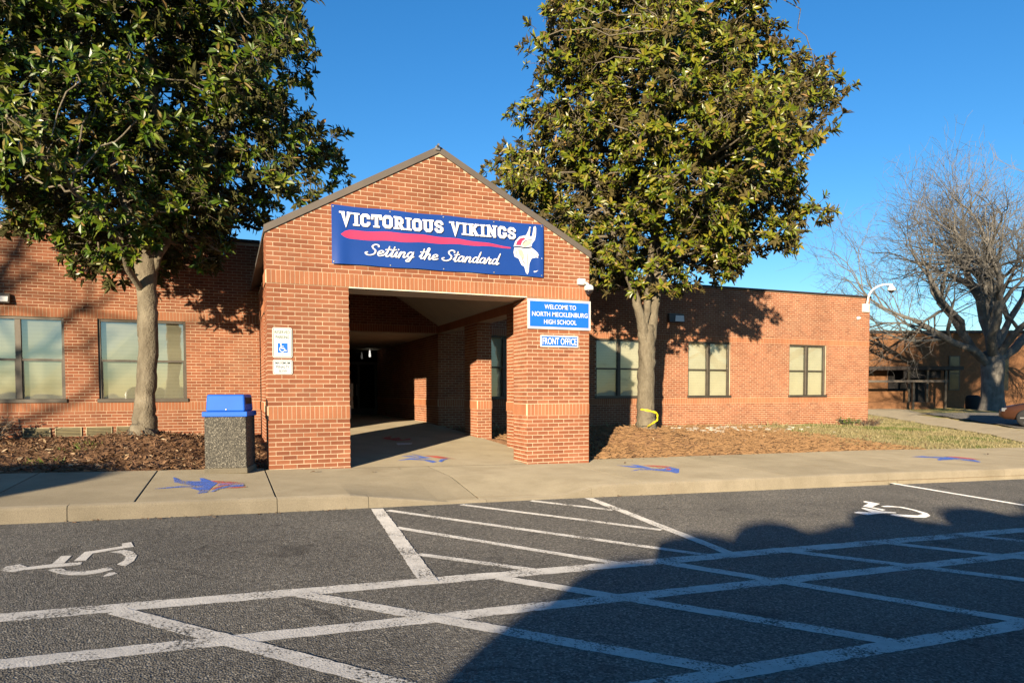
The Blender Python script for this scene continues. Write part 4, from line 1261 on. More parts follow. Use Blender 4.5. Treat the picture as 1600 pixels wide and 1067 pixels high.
# ------------------------------------------------------------------ trash bin
def aggregate_mat():
    mt, nt, b = nodes('exposed_aggregate')
    v = coords(nt)
    vo = mk(nt, 'ShaderNodeTexVoronoi', i_Scale=95.0); nt.links.new(v, vo.inputs['Vector'])
    sep = nt.nodes.new('ShaderNodeSeparateColor'); nt.links.new(vo.outputs['Color'], sep.inputs[0])
    r = ramp(nt, sep.outputs[0], [(0, (0.035, 0.032, 0.026)), (0.6, (0.085, 0.078, 0.06)), (0.9, (0.16, 0.145, 0.11)), (1, (0.32, 0.29, 0.22))])
    nt.links.new(r.outputs[0], b.inputs['Base Color']); b.inputs['Roughness'].default_value = 0.8
    bump(nt, b, vo.outputs['Distance'], 0.8, -0.012); return mt


M['aggregate'] = aggregate_mat()
M['lid'] = plain('blue_plastic', (0.012, 0.11, 0.52), 0.6, spec=0.25, var=0.08, vscale=2)
A_ = Vector((-0.885, -0.285, 0)); B_ = Vector((-0.315, -0.425, 0)); ex = (B_ - A_).normalized(); ey = Vector((-ex.y, ex.x, 0)); wb = (B_ - A_).length
zb_ = float(sw_z(-0.6, -0.2)) + 0.002
bo = A_ + Vector((0, 0, zb_)); ez = Vector((0, 0, 1))
bin_ = empty('trash_bin', (bo.x, bo.y, bo.z), 'square pebbled concrete trash bin with blue plastic hood beside the left pier', 'trash bin')
db = 0.60
q = MB(); q.obox(bo, ex, ey, ez, (0, 0, 0), (wb, db, 0.07)); bevel(q.build('base', M['concrete'], bin_), 0.008)
q = MB(); q.obox(bo, ex, ey, ez, (0.012, 0.012, 0.0705), (wb - 0.012, db - 0.012, 0.80)); bevel(q.build('body', M['aggregate'], bin_), 0.012)
q = MB(); q.obox(bo, ex, ey, ez, (-0.012, -0.012, 0.801), (wb + 0.012, db + 0.012, 0.875)); bevel(q.build('rim', M['lid'], bin_), 0.012, 3)
q = MB(); b0 = 0
lo = [(0.028, 0.03), (wb - 0.028, 0.03), (wb - 0.028, db - 0.03), (0.028, db - 0.03)]; hi = [(0.04, 0.06), (wb - 0.04, 0.06), (wb - 0.04, db - 0.06), (0.04, db - 0.06)]
q.v = [tuple(bo + ex * a + ey * b + ez * 0.876) for a, b in lo] + [tuple(bo + ex * a + ey * b + ez * 1.115) for a, b in hi]
q.f = [(4, 5, 6, 7), (0, 1, 5, 4), (1, 2, 6, 5), (2, 3, 7, 6), (3, 0, 4, 7), (3, 2, 1, 0)]; q.mi = [0] * 6
hood = bevel(q.build('hood', M['lid'], bin_), 0.025, 4)
q = MB(); q.obox(bo + ex * (wb - 0.039) + ey * 0.10 + ez * 0.90, ex, ey, ez, (0, 0, 0.0), (0.006, db - 0.20, 0.17)); q.build('flap', M['black'], hood)
q = MB(); q.lathe(tuple(bo + ex * (wb * 0.52) + ey * 0.032 + ez * 0.905), tuple(-ey), [(0.012, -0.01), (0.012, 0.006), (0.007, 0.010)], 12); q.build('bolt', M['steel'], hood)

# ------------------------------------------------------------------ leaves
LT = np.array([(0, 0, 0), (.32, -.44, .05), (.70, -.36, .03), (1, 0, -.10), (.70, .36, .03), (.32, .44, .05)])
LF = np.array([(0, 1, 2), (0, 2, 3), (0, 3, 4), (0, 4, 5)])
NL = len(LT)


def unit(v):
    return v / np.maximum(np.linalg.norm(v, axis=-1, keepdims=True), 1e-9)


def leaf_frames(D, N):
    D = unit(D); S = unit(np.cross(N, D)); N2 = np.cross(D, S); return D, S, N2


def leaf_mesh(name, P, D, N, L, Wd, mat):
    D, S, N2 = leaf_frames(D, N)
    V = P[:, None] + D[:, None] * (LT[None, :, 0:1] * L[:, None, None]) + S[:, None] * (LT[None, :, 1:2] * Wd[:, None, None]) + N2[:, None] * (LT[None, :, 2:3] * L[:, None, None])
    F = (LF[None] + (np.arange(len(P)) * NL)[:, None, None]).reshape(-1, 3)
    return np_mesh(name, V.reshape(-1, 3), F, mat)


def bez(a, b, up, k=6):
    """branch leaving a, arriving at b, arched by up"""
    a, b = np.array(a, float), np.array(b, float); out = []
    m1 = a + (b - a) * 0.35 + np.array((0, 0, up)); m2 = a + (b - a) * 0.7 + np.array((0, 0, up * 0.6))
    for i in range(k + 1):
        t = i / k; out.append((1 - t) ** 3 * a + 3 * (1 - t) ** 2 * t * m1 + 3 * (1 - t) * t * t * m2 + t ** 3 * b)
    return out


def magnolia(name, base, stems, env, shift, reject, leafmat, label, seed, n_clusters, leaf_len):
    rng = np.random.default_rng(seed)
    root = empty(name, base, label, 'tree', 'magnolia trees flanking the porch')
    wood = MB(); samples = []
    for (pts, rad) in stems:
        sp = smooth_path(pts, 6); rr = np.interp(np.linspace(0, 1, len(sp)), np.linspace(0, 1, len(rad)), rad)
        wob = [np.array(p) + rng.normal(0, 0.012, 3) for p in sp]
        wood.tube([tuple(p) for p in wob], [float(r * (1 + rng.normal(0, 0.04))) for r in rr], 14)
        samples += [(np.array(p), float(r)) for p, r in zip(sp, rr)]
    # knots on the trunk
    trunk = wood.build('trunk', M['bark'], root, True)
    zs = np.array([e[0] for e in env]); rs = np.array([e[1] for e in env])
    cl = []; tries = 0
    ph = rng.uniform(0, 6.28, 6)
    while len(cl) < n_clusters and tries < 40000:
        tries += 1
        z = rng.uniform(zs[0], zs[-1]); R = float(np.interp(z, zs, rs))
        if rng.random() > (R / rs.max()) ** 1.5 + 0.03: continue
        an = rng.uniform(0, 2 * math.pi)
        lob = 1 + 0.20 * math.sin(3 * an + ph[0] + z * 1.3) + 0.15 * math.sin(5 * an + ph[1] - z * 2.3)
        rho = R * lob * (rng.uniform(0.12, 1.0) ** 0.5)
        p = np.array((base[0] + shift[0] + rho * math.cos(an), base[1] + shift[1] + rho * math.sin(an), z + rng.normal(0, 0.1)))
        if reject(p): continue
        if cl and (((np.array([q[0] for q in cl]) - p) ** 2).sum(1).min() < 0.31): continue
        cl.append((p, rho / max(R, .1)))
    limbs = MB(); lim_s = list(samples); order = sorted(range(len(cl)), key=lambda i: -np.linalg.norm((cl[i][0] - np.array(base))[:2]))
    prim = set(order[:26])
    for pas in (0, 1):
        SQ = np.array([q[0] for q in lim_s]); SR = [q[1] for q in lim_s]
        for i in order:
            if (i in prim) != (pas == 0): continue
            p = cl[i][0]
            dv = p - SQ; hd = np.hypot(dv[:, 0], dv[:, 1]); dz = dv[:, 2]
            cst = np.sqrt((dv ** 2).sum(1)) + (0.6 * np.abs(dz - 0.55 * hd) if pas == 0 else 0)
            cst = np.where((SQ[:, 2] < base[2] + 2.6) | (dz < 0.15 * hd - 0.5), 1e6, cst)
            bi = int(np.argmin(cst)); best = (0, SQ[bi], SR[bi])
            if cst[bi] > 1e5: best = (0, samples[-1][0], samples[-1][1])
            q, r = best[1], best[2]; d = np.linalg.norm(p - q)
            path = bez(q, p, rng.uniform(-0.1, 0.25) * d * 0.5, 7)
            path = [path[0]] + [x + rng.normal(0, 0.03 + 0.01 * d, 3) for x in path[1:-1]] + [path[-1]]
            r0 = min(r * 0.7, 0.022 + 0.017 * d); rr = [r0 + (0.012 - r0) * t for t in np.linspace(0, 1, len(path))]
            limbs.tube([tuple(x) for x in path], rr, 6 if pas == 0 else 5, False)
            for x, r1 in zip(path[1:], rr[1:]): lim_s.append((x, r1))
    P, D, N, L, Wd = [], [], [], [], []
    sx = np.array(base[:2]) + np.array(shift)
    for (p, rel) in cl:
        rad = rng.uniform(0.42, 0.74); nr = int(rng.integers(18, 27))
        outw = np.array((p[0] - sx[0], p[1] - sx[1], 0.0)); outw = outw / (np.linalg.norm(outw) + 1e-6)
        for k in range(nr):
            o = rng.normal(0, 1, 3); o /= np.linalg.norm(o); o *= rad * rng.uniform(0.35, 1.0) ** 0.6; o[2] *= 0.72
            tip = p + o
            if reject(tip): continue
            ax = o / (np.linalg.norm(o) + 1e-6) * 0.7 + outw * 0.45 + np.array((0, 0, 0.55)) + rng.normal(0, 0.2, 3); ax /= np.linalg.norm(ax)
            limbs.tube([tuple(p + o * 0.42 + rng.normal(0, 0.05, 3)), tuple(p + o * 0.7 + rng.normal(0, 0.03, 3)), tuple(tip)], [0.007, 0.006, 0.004], 3, False)
            nl = int(rng.integers(9, 16)); e1 = np.cross(ax, (0.3, 0.2, 1.0)); e1 /= np.linalg.norm(e1) + 1e-9; e2 = np.cross(ax, e1)
            for j in range(nl):
                an = j * 2.4 + rng.uniform(-0.3, 0.3); tilt = rng.uniform(0.5, 1.45); back = rng.uniform(0, 0.13)
                rd = e1 * math.cos(an) + e2 * math.sin(an)
                d = ax * math.cos(tilt) + rd * math.sin(tilt) + np.array((0, 0, -rng.uniform(0.0, 0.35)))
                nn = ax * math.sin(tilt) - rd * math.cos(tilt) + rng.normal(0, 0.12, 3)
                P.append(tip - ax * back); D.append(d); N.append(nn); ll = rng.uniform(0.55, 1.25) * leaf_len; L.append(ll); Wd.append(ll * rng.uniform(0.36, 0.46))
    P, D, N, L, Wd = map(np.array, (P, D, N, L, Wd))
    limbs.build('branch', M['bark'], root, True)
    depth = (P - CAM) @ np.array(FW)
    near = np.argsort(depth)[:300]; mask = np.ones(len(P), bool); mask[near] = False
    crown = link(bpy.data.objects.new('crown', leaf_mesh('crown', P[mask], D[mask], N[mask], L[mask], Wd[mask], leafmat)), root)
    tag(crown, kind='stuff')
    one = leaf_mesh('leaf', np.zeros((1, 3)), np.array([(1.0, 0, 0)]), np.array([(0, 0, 1.0)]), np.array([1.0]), np.array([0.41]), leafmat)
    Dn, Sn, Nn = leaf_frames(D, N)
    for i in near:
        ob = bpy.data.objects.new('leaf', one); COL.objects.link(ob); ob.parent = crown
        mm = Matrix.Identity(4)
        for r_ in range(3):
            mm[r_][0] = Dn[i][r_] * L[i]; mm[r_][1] = Sn[i][r_] * L[i]; mm[r_][2] = Nn[i][r_] * L[i]; mm[r_][3] = P[i][r_]
        ob.matrix_basis = mm
    return root


def roof_z(x):
    return EZ + (RZ - EZ) * max(-0.3, 1 - abs(x - RX) / RX)


def rej_L(p):
    x, y, z = p
    if y > DL - 0.35 and z < ZL + 0.3: return True
    if -0.5 < x < 5.9 and y > -0.5 and z < roof_z(x) + 0.40: return True
    if x > -0.75 and y <= 0.9 and z < 5.0 + 0.55 * (x + 0.75): return True
    if x > -0.4 and z < 4.45: return True
    return False


def rej_R(p):
    x, y, z = p
    if y > DR - 0.35 and z < ZR + 0.4: return True
    if x < 5.95 and y > -0.4 and z < roof_z(x) + 0.40: return True
    if x < 6.7 and y <= 1.2: return True
    return False


TLb = (-1.98, 3.40, 0.40)
magnolia('magnolia_tree', TLb,
         [([(-1.98, 3.40, 0.30), (-1.98, 3.40, 0.50), (-1.95, 3.39, 0.95), (-1.90, 3.40, 1.7), (-1.88, 3.42, 2.6), (-1.88, 3.42, 3.3), (-1.90, 3.42, 4.0)], [0.31, 0.225, 0.178, 0.165, 0.160, 0.165, 0.175]),
          ([(-1.90, 3.42, 3.3), (-1.80, 3.45, 4.4), (-1.72, 3.5, 6.0), (-1.8, 3.5, 8.5), (-1.9, 3.5, 11.5)], [0.12, 0.115, 0.10, 0.07, 0.03]),
          ([(-1.97, 3.42, 2.2), (-1.98, 3.38, 3.2), (-2.15, 3.3, 4.4), (-2.6, 3.2, 6.0), (-2.9, 3.0, 8.5)], [0.09, 0.095, 0.09, 0.07, 0.03]),
          ([(-1.95, 3.38, 3.3), (-2.25, 3.3, 3.85), (-2.8, 3.1, 4.5), (-3.6, 2.9, 5.3)], [0.07, 0.065, 0.06, 0.04]),
          ([(-1.78, 3.40, 3.4), (-1.45, 3.3, 4.1), (-0.9, 3.1, 5.2), (-0.2, 2.8, 6.4)], [0.075, 0.065, 0.05, 0.03])],
         [(3.55, 0.8), (4.1, 2.2), (4.7, 2.85), (6.0, 3.15), (7.5, 2.95), (9.0, 2.75), (10.5, 2.2), (12.0, 1.1), (12.6, 0.2)], (-0.22, -0.1), rej_L, M['leafL'],
         'dark glossy magnolia tree with a single grey trunk in front of the left wing windows', 5, 360, 0.165)
TRb = (8.72, 3.20, 0.27)
magnolia('magnolia_tree', TRb,
         [([(8.72, 3.20, 0.15), (8.72, 3.20, 0.36), (8.70, 3.20, 0.8), (8.71, 3.20, 1.5), (8.72, 3.20, 2.2), (8.73, 3.2, 2.7)], [0.30, 0.235, 0.205, 0.20, 0.20, 0.18]),
          ([(8.66, 3.18, 1.9), (8.58, 3.16, 2.6), (8.38, 3.1, 3.2), (8.05, 3.0, 3.9), (7.5, 2.9, 5.0), (6.9, 2.9, 6.6)], [0.12, 0.125, 0.105, 0.09, 0.07, 0.03]),
          ([(8.80, 3.22, 1.7), (8.86, 3.24, 2.6), (8.98, 3.25, 3.5), (9.05, 3.2, 4.8), (9.1, 3.1, 7.0), (9.15, 3.0, 9.5), (9.2, 3.0, 12.0)], [0.12, 0.135, 0.125, 0.115, 0.095, 0.065, 0.03]),
          ([(8.68, 3.15, 2.5), (8.62, 3.05, 3.2), (8.55, 2.8, 4.2), (8.4, 2.3, 5.6), (8.2, 1.9, 7.5)], [0.07, 0.08, 0.07, 0.05, 0.03]),
          ([(9.02, 3.2, 3.6), (9.5, 3.1, 4.4), (10.4, 2.9, 5.2), (11.6, 2.6, 5.9)], [0.08, 0.07, 0.06, 0.03])],
         [(3.55, 0.7), (4.0, 1.8), (4.6, 2.7), (5.6, 3.35), (6.8, 3.55), (7.8, 3.3), (8.8, 2.75), (10.0, 2.05), (11.2, 1.45), (12.6, 0.6), (13.0, 0.1)], (0.15, -0.15), rej_R, M['leafR'],
         'bronze green magnolia tree with a forked trunk right of the porch', 9, 380, 0.162)

# caution tape round the right trunk
tp = empty('caution_tape', (8.5, 2.85, 0.3), 'loose yellow caution tape round the base of the right magnolia trunk', 'tape')
M['tape'] = plain('yellow_tape', (0.80, 0.62, 0.02), 0.4, var=0.08)
pts = smooth_path([(8.50, 3.10, 0.74), (8.55, 3.01, 0.72), (8.70, 2.965, 0.69), (8.87, 2.985, 0.64), (8.905, 3.01, 0.57), (8.86, 2.955, 0.48), (8.76, 2.93, 0.43), (8.60, 2.84, 0.38), (8.42, 2.70, 0.35)], 6)
V = []; F = []
for i, p in enumerate(pts):
    t = pts[min(i + 1, len(pts) - 1)] - pts[max(i - 1, 0)]; t = t / np.linalg.norm(t); s = np.cross(t, (0, -1, 0.15)); s = s / np.linalg.norm(s) * (0.021 + 0.006 * math.sin(i * 0.9))
    V += [tuple(p + s), tuple(p - s)]
for i in range(len(pts) - 1): F.append((2 * i, 2 * i + 1, 2 * i + 3, 2 * i + 2))
add('ribbon', V, F, M['tape'], tp, True)

# ------------------------------------------------------------------ bare oak
def bare_tree(name, loc, label, seed, scale=1.0, group='bare trees'):
    rng = np.random.default_rng(seed)
    mb_t, mb_b = MB(), MB(); tw = []
    def grow(p, d, length, r, lev):
        n = 4 if lev < 3 else (3 if lev < 4 else 2)
        pts = [p]; q = p.copy(); dd = d.copy(); rad = [r]
        for i in range(n):
            dd = dd + rng.normal(0, 0.16 + 0.03 * lev, 3) + np.array((0, 0, 0.05)); dd /= np.linalg.norm(dd)
            q = q + dd * length / n; pts.append(q.copy()); rad.append(r * (1 - 0.45 * (i + 1) / n))
        if lev <= 3: (mb_t if lev == 0 else mb_b).tube([tuple(x) for x in pts], rad, (12, 8, 6, 4)[lev], False)
        else: tw.append((pts, rad))
        if lev >= 6: return
        kids = (0, 5, 5, 4, 4, 2)[lev] if lev else 0
        for k in range(kids):
            t = rng.uniform(0.30, 1.0) if k else 1.0
            i = min(int(t * n), n - 1); f_ = t * n - i
            b = pts[i] + (pts[i + 1] - pts[i]) * f_
            e = unit(rng.normal(0, 1, 3)); e = e - dd * np.dot(e, dd); e = unit(e)
            sp = rng.uniform(0.35, 0.95) if k else rng.uniform(0.1, 0.4)
            nd = unit(dd * math.cos(sp) + e * math.sin(sp) + np.array((0, 0, 0.06)))
            grow(b, nd, length * rng.uniform(0.55, 0.78), max(rad[i] * rng.uniform(0.45, 0.65), 0.009), lev + 1)
    mb_t.tube([(0, 0, -0.3), (0, 0, 0.15), (0.02, 0, 0.7), (0.0, 0.02, 1.8), (-0.05, 0, 3.0), (-0.05, 0, 3.9)], [0.98, 0.80, 0.68, 0.63, 0.68, 0.55], 16)
    arms = [(-1.0, 0.1, 0.75, 6.2, 0.27), (-0.8, -0.4, 0.95, 6.2, 0.32), (-0.45, 0.5, 1.0, 5.5, 0.32), (-0.25, -0.1, 1.3, 5.6, 0.36), (0.12, 0.0, 1.2, 5.8, 0.42), (0.45, 0.3, 1.0, 5.4, 0.34), (0.85, -0.2, 0.8, 5.4, 0.32), (0.95, 0.3, 0.55, 5.2, 0.26), (-0.15, -0.7, 0.8, 4.8, 0.26)]
    for k, (dx, dy, dz, L_, r) in enumerate(arms):
        grow(np.array((dx * 0.35, dy * 0.35, 2.9 + 0.14 * ((k * 5) % 9))), unit(np.array((dx, dy, dz))), L_, r, 1)
    root = bpy.data.objects.new(name, None); COL.objects.link(root); root.location = loc; root.scale = (scale,) * 3
    tag(root, label, 'tree', group)
    def child(nm, me):
        o = bpy.data.objects.new(nm, me); COL.objects.link(o); o.parent = root; return o
    child('trunk', mesh_from('trunk', mb_t.v, mb_t.f, M['oak_bark'], True))
    child('branch', mesh_from('branch', mb_b.v, mb_b.f, M['oak_bark'], True))
    V = []; F = []
    for (pts, rad) in tw:                     # twigs as three-sided strips
        b = len(V)
        d = unit(np.array(pts[-1]) - np.array(pts[0])); e = np.cross(d, (0.31, 0.53, 0.79)); e = unit(e); e2 = np.cross(d, e)
        for p, r in zip(pts, rad):
            for a in (0, 2.094, 4.189): V.append(p + (e * math.cos(a) + e2 * math.sin(a)) * r)
        for i in range(len(pts) - 1):
            for k in range(3):
                a = b + i * 3 + k; c = b + i * 3 + (k + 1) % 3; F.append((a, c, c + 3, a + 3))
    o = child('twigs', np_mesh('twigs', np.array(V), np.array(F), M['oak_bark'])); tag(o, kind='stuff')
    return root


oak = bare_tree('bare_oak', (41.2, 16.2, -0.02), 'huge leafless oak with spreading limbs in front of the far building', 23, 0.90)
oak2 = oak.copy(); COL.objects.link(oak2); oak2.location = (-21.4, -9.6, -0.4); oak2.rotation_euler = (0, 0, 2.1); oak2.scale = (0.8,) * 3
oak2['label'] = 'leafless oak across the lot whose limbs shade the left wing wall'
for ch in [c for c in oak.children if c.name.startswith(('trunk', 'branch'))]:
    c_ = ch.copy(); COL.objects.link(c_); c_.parent = oak2

oak3 = oak.copy(); COL.objects.link(oak3); oak3.location = (25.8, -4.2, -0.6); oak3.rotation_euler = (0, 0, 4.0); oak3.scale = (0.82,) * 3
oak3['label'] = 'leafless oak beyond the right edge that shades the far street'
for ch in oak.children:
    c_ = ch.copy(); COL.objects.link(c_); c_.parent = oak3

# ------------------------------------------------------------------ unseen shrubs and hedge, guessed and added to cast the lot and sidewalk shadows
def make_shrub(rad, hgt, loc, label, squareness=3.0):
    root = empty('shadow_shrub', loc, label, 'shrub', 'unseen shrubs added to cast shadows')
    nu, nv = 28, 18; V = []; F = []
    for j in range(nv + 1):
        ph = math.pi * (j / nv - 0.5)
        for i in range(nu):
            th = 2 * math.pi * i / nu
            se = lambda c, e: math.copysign(abs(c) ** (2 / e), c)
            x = rad[0] * se(math.cos(ph), squareness) * se(math.cos(th), 2.4); y = rad[1] * se(math.cos(ph), squareness) * se(math.sin(th), 2.4); z = hgt / 2 + hgt / 2 * se(math.sin(ph), squareness)
            k = 1 + random.uniform(-0.03, 0.03)
            V.append((loc[0] + x * k, loc[1] + y * k, loc[2] + z))
    for j in range(nv):
        for i in range(nu):
            a = j * nu + i; b = j * nu + (i + 1) % nu; F.append((a, b, b + nu, a + nu))
    add('foliage', V, F, M['shrub'], root, True)
    st = MB(); st.tube([(loc[0], loc[1], loc[2] - 0.1), (loc[0], loc[1], loc[2] + hgt * 0.4)], 0.06, 8); st.build('stem', M['oak_bark'], root)
    return root


def shrub_for(tx, ty, width, hgt, dep=0.8, sq=3.0, label='unseen shrub added behind the camera to cast the lot shadow'):
    """stand a shrub so that its top's shadow ends at (tx, ty)"""
    zg = float(as_z(tx, ty)); s = 8.0
    for _ in range(30):
        x, y = tx - math.sin(SUN_AZ) * s, ty - math.cos(SUN_AZ) * s
        s = (float(as_z(x, y)) + hgt - zg) / math.tan(SUN_EL)
    make_shrub((width / 2, dep, hgt), hgt, (x, y, float(as_z(x, y))), label, sq)


for (tx, ty, wd, nth) in ((1.75, -6.55, 1.0, 'first'), (2.75, -5.75, 1.3, 'second'), (4.0, -5.02, 0.75, 'third'), (5.15, -4.72, 1.25, 'fourth'), (7.05, -4.50, 1.35, 'fifth'), (8.55, -4.60, 1.5, 'sixth'), (10.2, -4.6, 1.7, 'seventh'), (12.0, -4.6, 1.8, 'eighth')):
    shrub_for(tx, ty, wd, 1.75, 0.45, label=nth + ' unseen shrub from the left, added behind the camera to cast the lot shadow')
hx, hy = 3.2 - 0.593 * 9.6, -5.72 - 0.805 * 9.6
hg = empty('shadow_hedge', (hx + 6, hy, float(as_z(hx + 6, hy))), 'long low unseen hedge added behind the camera to close the shadow between the shrubs', 'hedge')  # unseen hedge, added to fill the lit gaps in the shrub shadow
V = []; F = []; nh = 60
for i in range(nh + 1):
    x = hx + 13.0 * i / nh; z0 = float(as_z(x, hy)); hh = 1.62 + 0.025 * math.sin(i * 1.3) + random.uniform(-.015, .015)
    for (dy, zz) in ((-0.4, -0.05), (-0.42, hh * 0.6), (-0.33, hh - 0.06), (0, hh), (0.33, hh - 0.06), (0.42, hh * 0.6), (0.4, -0.05)):
        V.append((x + random.uniform(-.01, .01), hy + dy + random.uniform(-.015, .015), z0 + zz))
for i in range(nh):
    for j in range(6):
        a = i * 7 + j; F.append((a, a + 7, a + 8, a + 1))
F.append(tuple(range(7))); F.append(tuple(reversed(range(nh * 7, nh * 7 + 7))))
add('foliage', V, F, M['shrub'], hg)
shrub_for(-2.35, 1.9, 4.7, 2.5, 1.2, sq=2.5, label='tall rounded unseen shrub added behind the camera to shade the left sidewalk')  # unseen, added for the rounded shadow on the left sidewalk

# ------------------------------------------------------------------ far side: path, street, second building
def drape(name, c4, nx, ny, dz, mat):
    c4 = [np.array(c, float) for c in c4]; V = []; F = []
    for j in range(ny + 1):
        t = j / ny
        for i in range(nx + 1):
            s = i / nx; p = (c4[0] * (1 - s) + c4[1] * s) * (1 - t) + (c4[3] * (1 - s) + c4[2] * s) * t
            V.append((p[0], p[1], float(gr_z(p[0], p[1])) + dz))
    for j in range(ny):
        for i in range(nx):
            a = j * (nx + 1) + i; F.append((a, a + 1, a + nx + 2, a + nx + 1))
    return add(name, V, F, mat, None, True)


tag(drape('path', [(21.2, 2.2), (26.2, 5.3), (35.6, 19.1), (29.8, 14.5)], 6, 20, 0.03, M['concrete']), kind='structure')
tag(drape('path', [(29.8, 14.5), (33.2, 14.2), (40.5, 22.2), (35.6, 24.5)], 5, 10, 0.026, M['concrete']), kind='structure')
tag(drape('path', [(14.9, -1.0), (24.0, -1.0), (26.2, 5.3), (21.2, 2.2)], 6, 6, 0.022, M['concrete']), kind='structure')
tag(drape('street', [(26.3, 5.2), (52, -14), (62, 4), (34.2, 15.6)], 14, 14, 0.05, M['asphalt']), kind='structure')
B0 = Vector((39.75, 23.4, -0.12)); BU = Vector((0.925, -0.38, 0)).normalized(); BN = Vector((-BU.y * -1, 0, 0))
BN = Vector((BU.y, -BU.x, 0))        # outward, towards the camera


def far_brick():
    mt, nt, b = nodes('far_brick')
    v = coords(nt, 'Object')
    n1 = noise(nt, v, 6, 5, 0.6)
    r = ramp(nt, n1, [(0.3, (0.17, 0.075, 0.030)), (0.7, (0.25, 0.12, 0.05))])
    nt.links.new(r.outputs[0], b.inputs['Base Color']); b.inputs['Roughness'].default_value = 0.9
    return mt


M['far_brick'] = far_brick()
fb = empty('distant_building', tuple(B0), 'distant tan brick school building behind the bare oak', 'building')
q = MB(); q.obox(B0, BU, -BN, ez, (-10, 0, -0.6), (40, 8, 5.15)); q.build('wall', M['far_brick'], fb)
q = MB(); q.obox(B0, BU, -BN, ez, (-10.1, -0.15, 5.151), (40.1, 8.1, 5.33)); q.build('coping', M['coping_dark'], fb)
for (u0, u1) in ((5.35, 5.95), (8.75, 9.25), (12.5, 13.1), (16.2, 16.8)):
    q = MB(); q.obox(B0, BU, BN, ez, (u0 - 0.07, 0.002, 1.30), (u1 + 0.07, 0.06, 3.62)); w_ = q.build('window', M['bronze'], fb)
    for (za, zb) in ((1.36, 2.40), (2.48, 3.56)):
        q = MB(); q.obox(B0, BU, BN, ez, (u0, 0.062, za), (u1, 0.07, zb)); q.build('pane', M['smoke'], w_)
q = MB(); q.obox(B0, BU, BN, ez, (1.2, 0.004, 0), (3.9, 0.03, 2.7)); q.build('entry_shade', M['black'], fb)  # flat black panel painted in for the shaded entry
# canopies and planter of the far entrance
fc = empty('entrance_canopy', tuple(B0 + BN * 2.0 + BU * 2.2), 'dark flat canopy over the far building entrance', 'canopy')
q = MB(); q.obox(B0, BU, BN, ez, (-1.2, 0.07, 2.62), (4.9, 2.2, 2.86)); q.build('roof', M['coping_dark'], fc)
q = MB(); q.obox(B0, BU, BN, ez, (1.2, 1.8, 2.10), (3.6, 1.9, 2.61)); q.build('sign_board', M['black'], fc)
for u in (1.4, 2.6, 3.8):
    q = MB(); q.obox(B0, BU, BN, ez, (u, 1.9, -0.3), (u + 0.14, 2.04, 2.615)); q.build('post', M['bronze'], fc)
fw = empty('walkway_canopy', tuple(B0 + BN * 5.0), 'thin low walkway canopy on posts beside the far entrance', 'canopy')
q = MB(); q.obox(B0, BU, BN, ez, (-4.0, 3.2, 1.80), (2.4, 4.6, 1.93)); q.build('roof', M['coping'], fw)
for u in (-3.4, 0.35):
    q = MB(); q.obox(B0, BU, BN, ez, (u, 4.3, -0.3), (u + 0.12, 4.42, 1.798)); q.build('post', M['bronze'], fw)
pl_ = empty('brick_planter', tuple(B0 + BN * 3.0), 'low tan brick planter wall at the far entrance', 'planter')
q = MB(); q.obox(B0, BU, BN, ez, (-4.0, 2.2, -0.3), (1.1, 2.6, 1.25)); q.obox(B0, BU, BN, ez, (-4.0, 2.61, -0.3), (2.3, 3.4, 0.55)); q.build('wall', M['far_brick'], pl_)
fbn = empty('litter_can', tuple(B0 + BN * 4 + BU * 5.2), 'dark litter can near the far building door', 'trash can')
q = MB(); q.lathe(tuple(B0 + BN * 3 + BU * 5.0 + ez * -0.1), (0, 0, 1), [(0.38, 0), (0.42, 0.1), (0.42, 0.9), (0.36, 1.05), (0.2, 1.1)], 16); q.build('drum', M['black'], fbn, True)

# ------------------------------------------------------------------ parked car
M['car'] = plain('copper_car_paint', (0.11, 0.048, 0.028), 0.22, 0.4, var=0.04)
M['tyre'] = plain('tyre_rubber', (0.02, 0.02, 0.02), 0.85)
M['rim'] = plain('alloy_rim', (0.22, 0.22, 0.225), 0.3, 0.8)
M['car_glass'] = plain('car_glass', (0.02, 0.03, 0.04), 0.05, spec=0.9)
M['tail'] = plain('red_lens', (0.5, 0.02, 0.02), 0.2)
cd = Vector((-0.525, 0.85, 0)).normalized(); cs = Vector((-cd.y, cd.x, 0)); cc = Vector((28.84, 5.20, 0)); cz0 = float(gr_z(28.85, 5.15)) + 0.06
car = empty('parked_car', (cc.x, cc.y, cz0), 'copper brown sedan parked at the right edge of the photo', 'car')
def CP(a, b, c): return tuple(cc + cd * a + cs * b + Vector((0, 0, cz0 + c)))
st = [(-2.25, 0.55, 0.62, 0.36), (-2.18, 0.78, 0.92, 0.26), (-1.75, 0.86, 0.98, 0.22), (-0.9, 0.89, 0.97, 0.20), (0.1, 0.89, 0.95, 0.20), (0.85, 0.88, 0.93, 0.20), (1.5, 0.85, 0.84, 0.22), (2.05, 0.76, 0.72, 0.26), (2.25, 0.52, 0.58, 0.36)]
V = []; F = []
for (a, w, t, bt) in st:
    prof = [(-w * 0.86, bt), (-w, bt + 0.12), (-w, (bt + t) / 2 + 0.05), (-w * 0.96, t - 0.06), (-w * 0.86, t), (0, t + 0.025), (w * 0.86, t), (w * 0.96, t - 0.06), (w, (bt + t) / 2 + 0.05), (w, bt + 0.12), (w * 0.86, bt)]
    V += [CP(a, b, c) for b, c in prof]
k = 11
for i in range(len(st) - 1):
    for j in range(k):
        a = i * k + j; b = i * k + (j + 1) % k; F.append((a, a + k, b + k, b))
F.append(tuple(range(k))); F.append(tuple(reversed(range((len(st) - 1) * k, len(st) * k))))
body = add('body', V, F, M['car'], car, True)
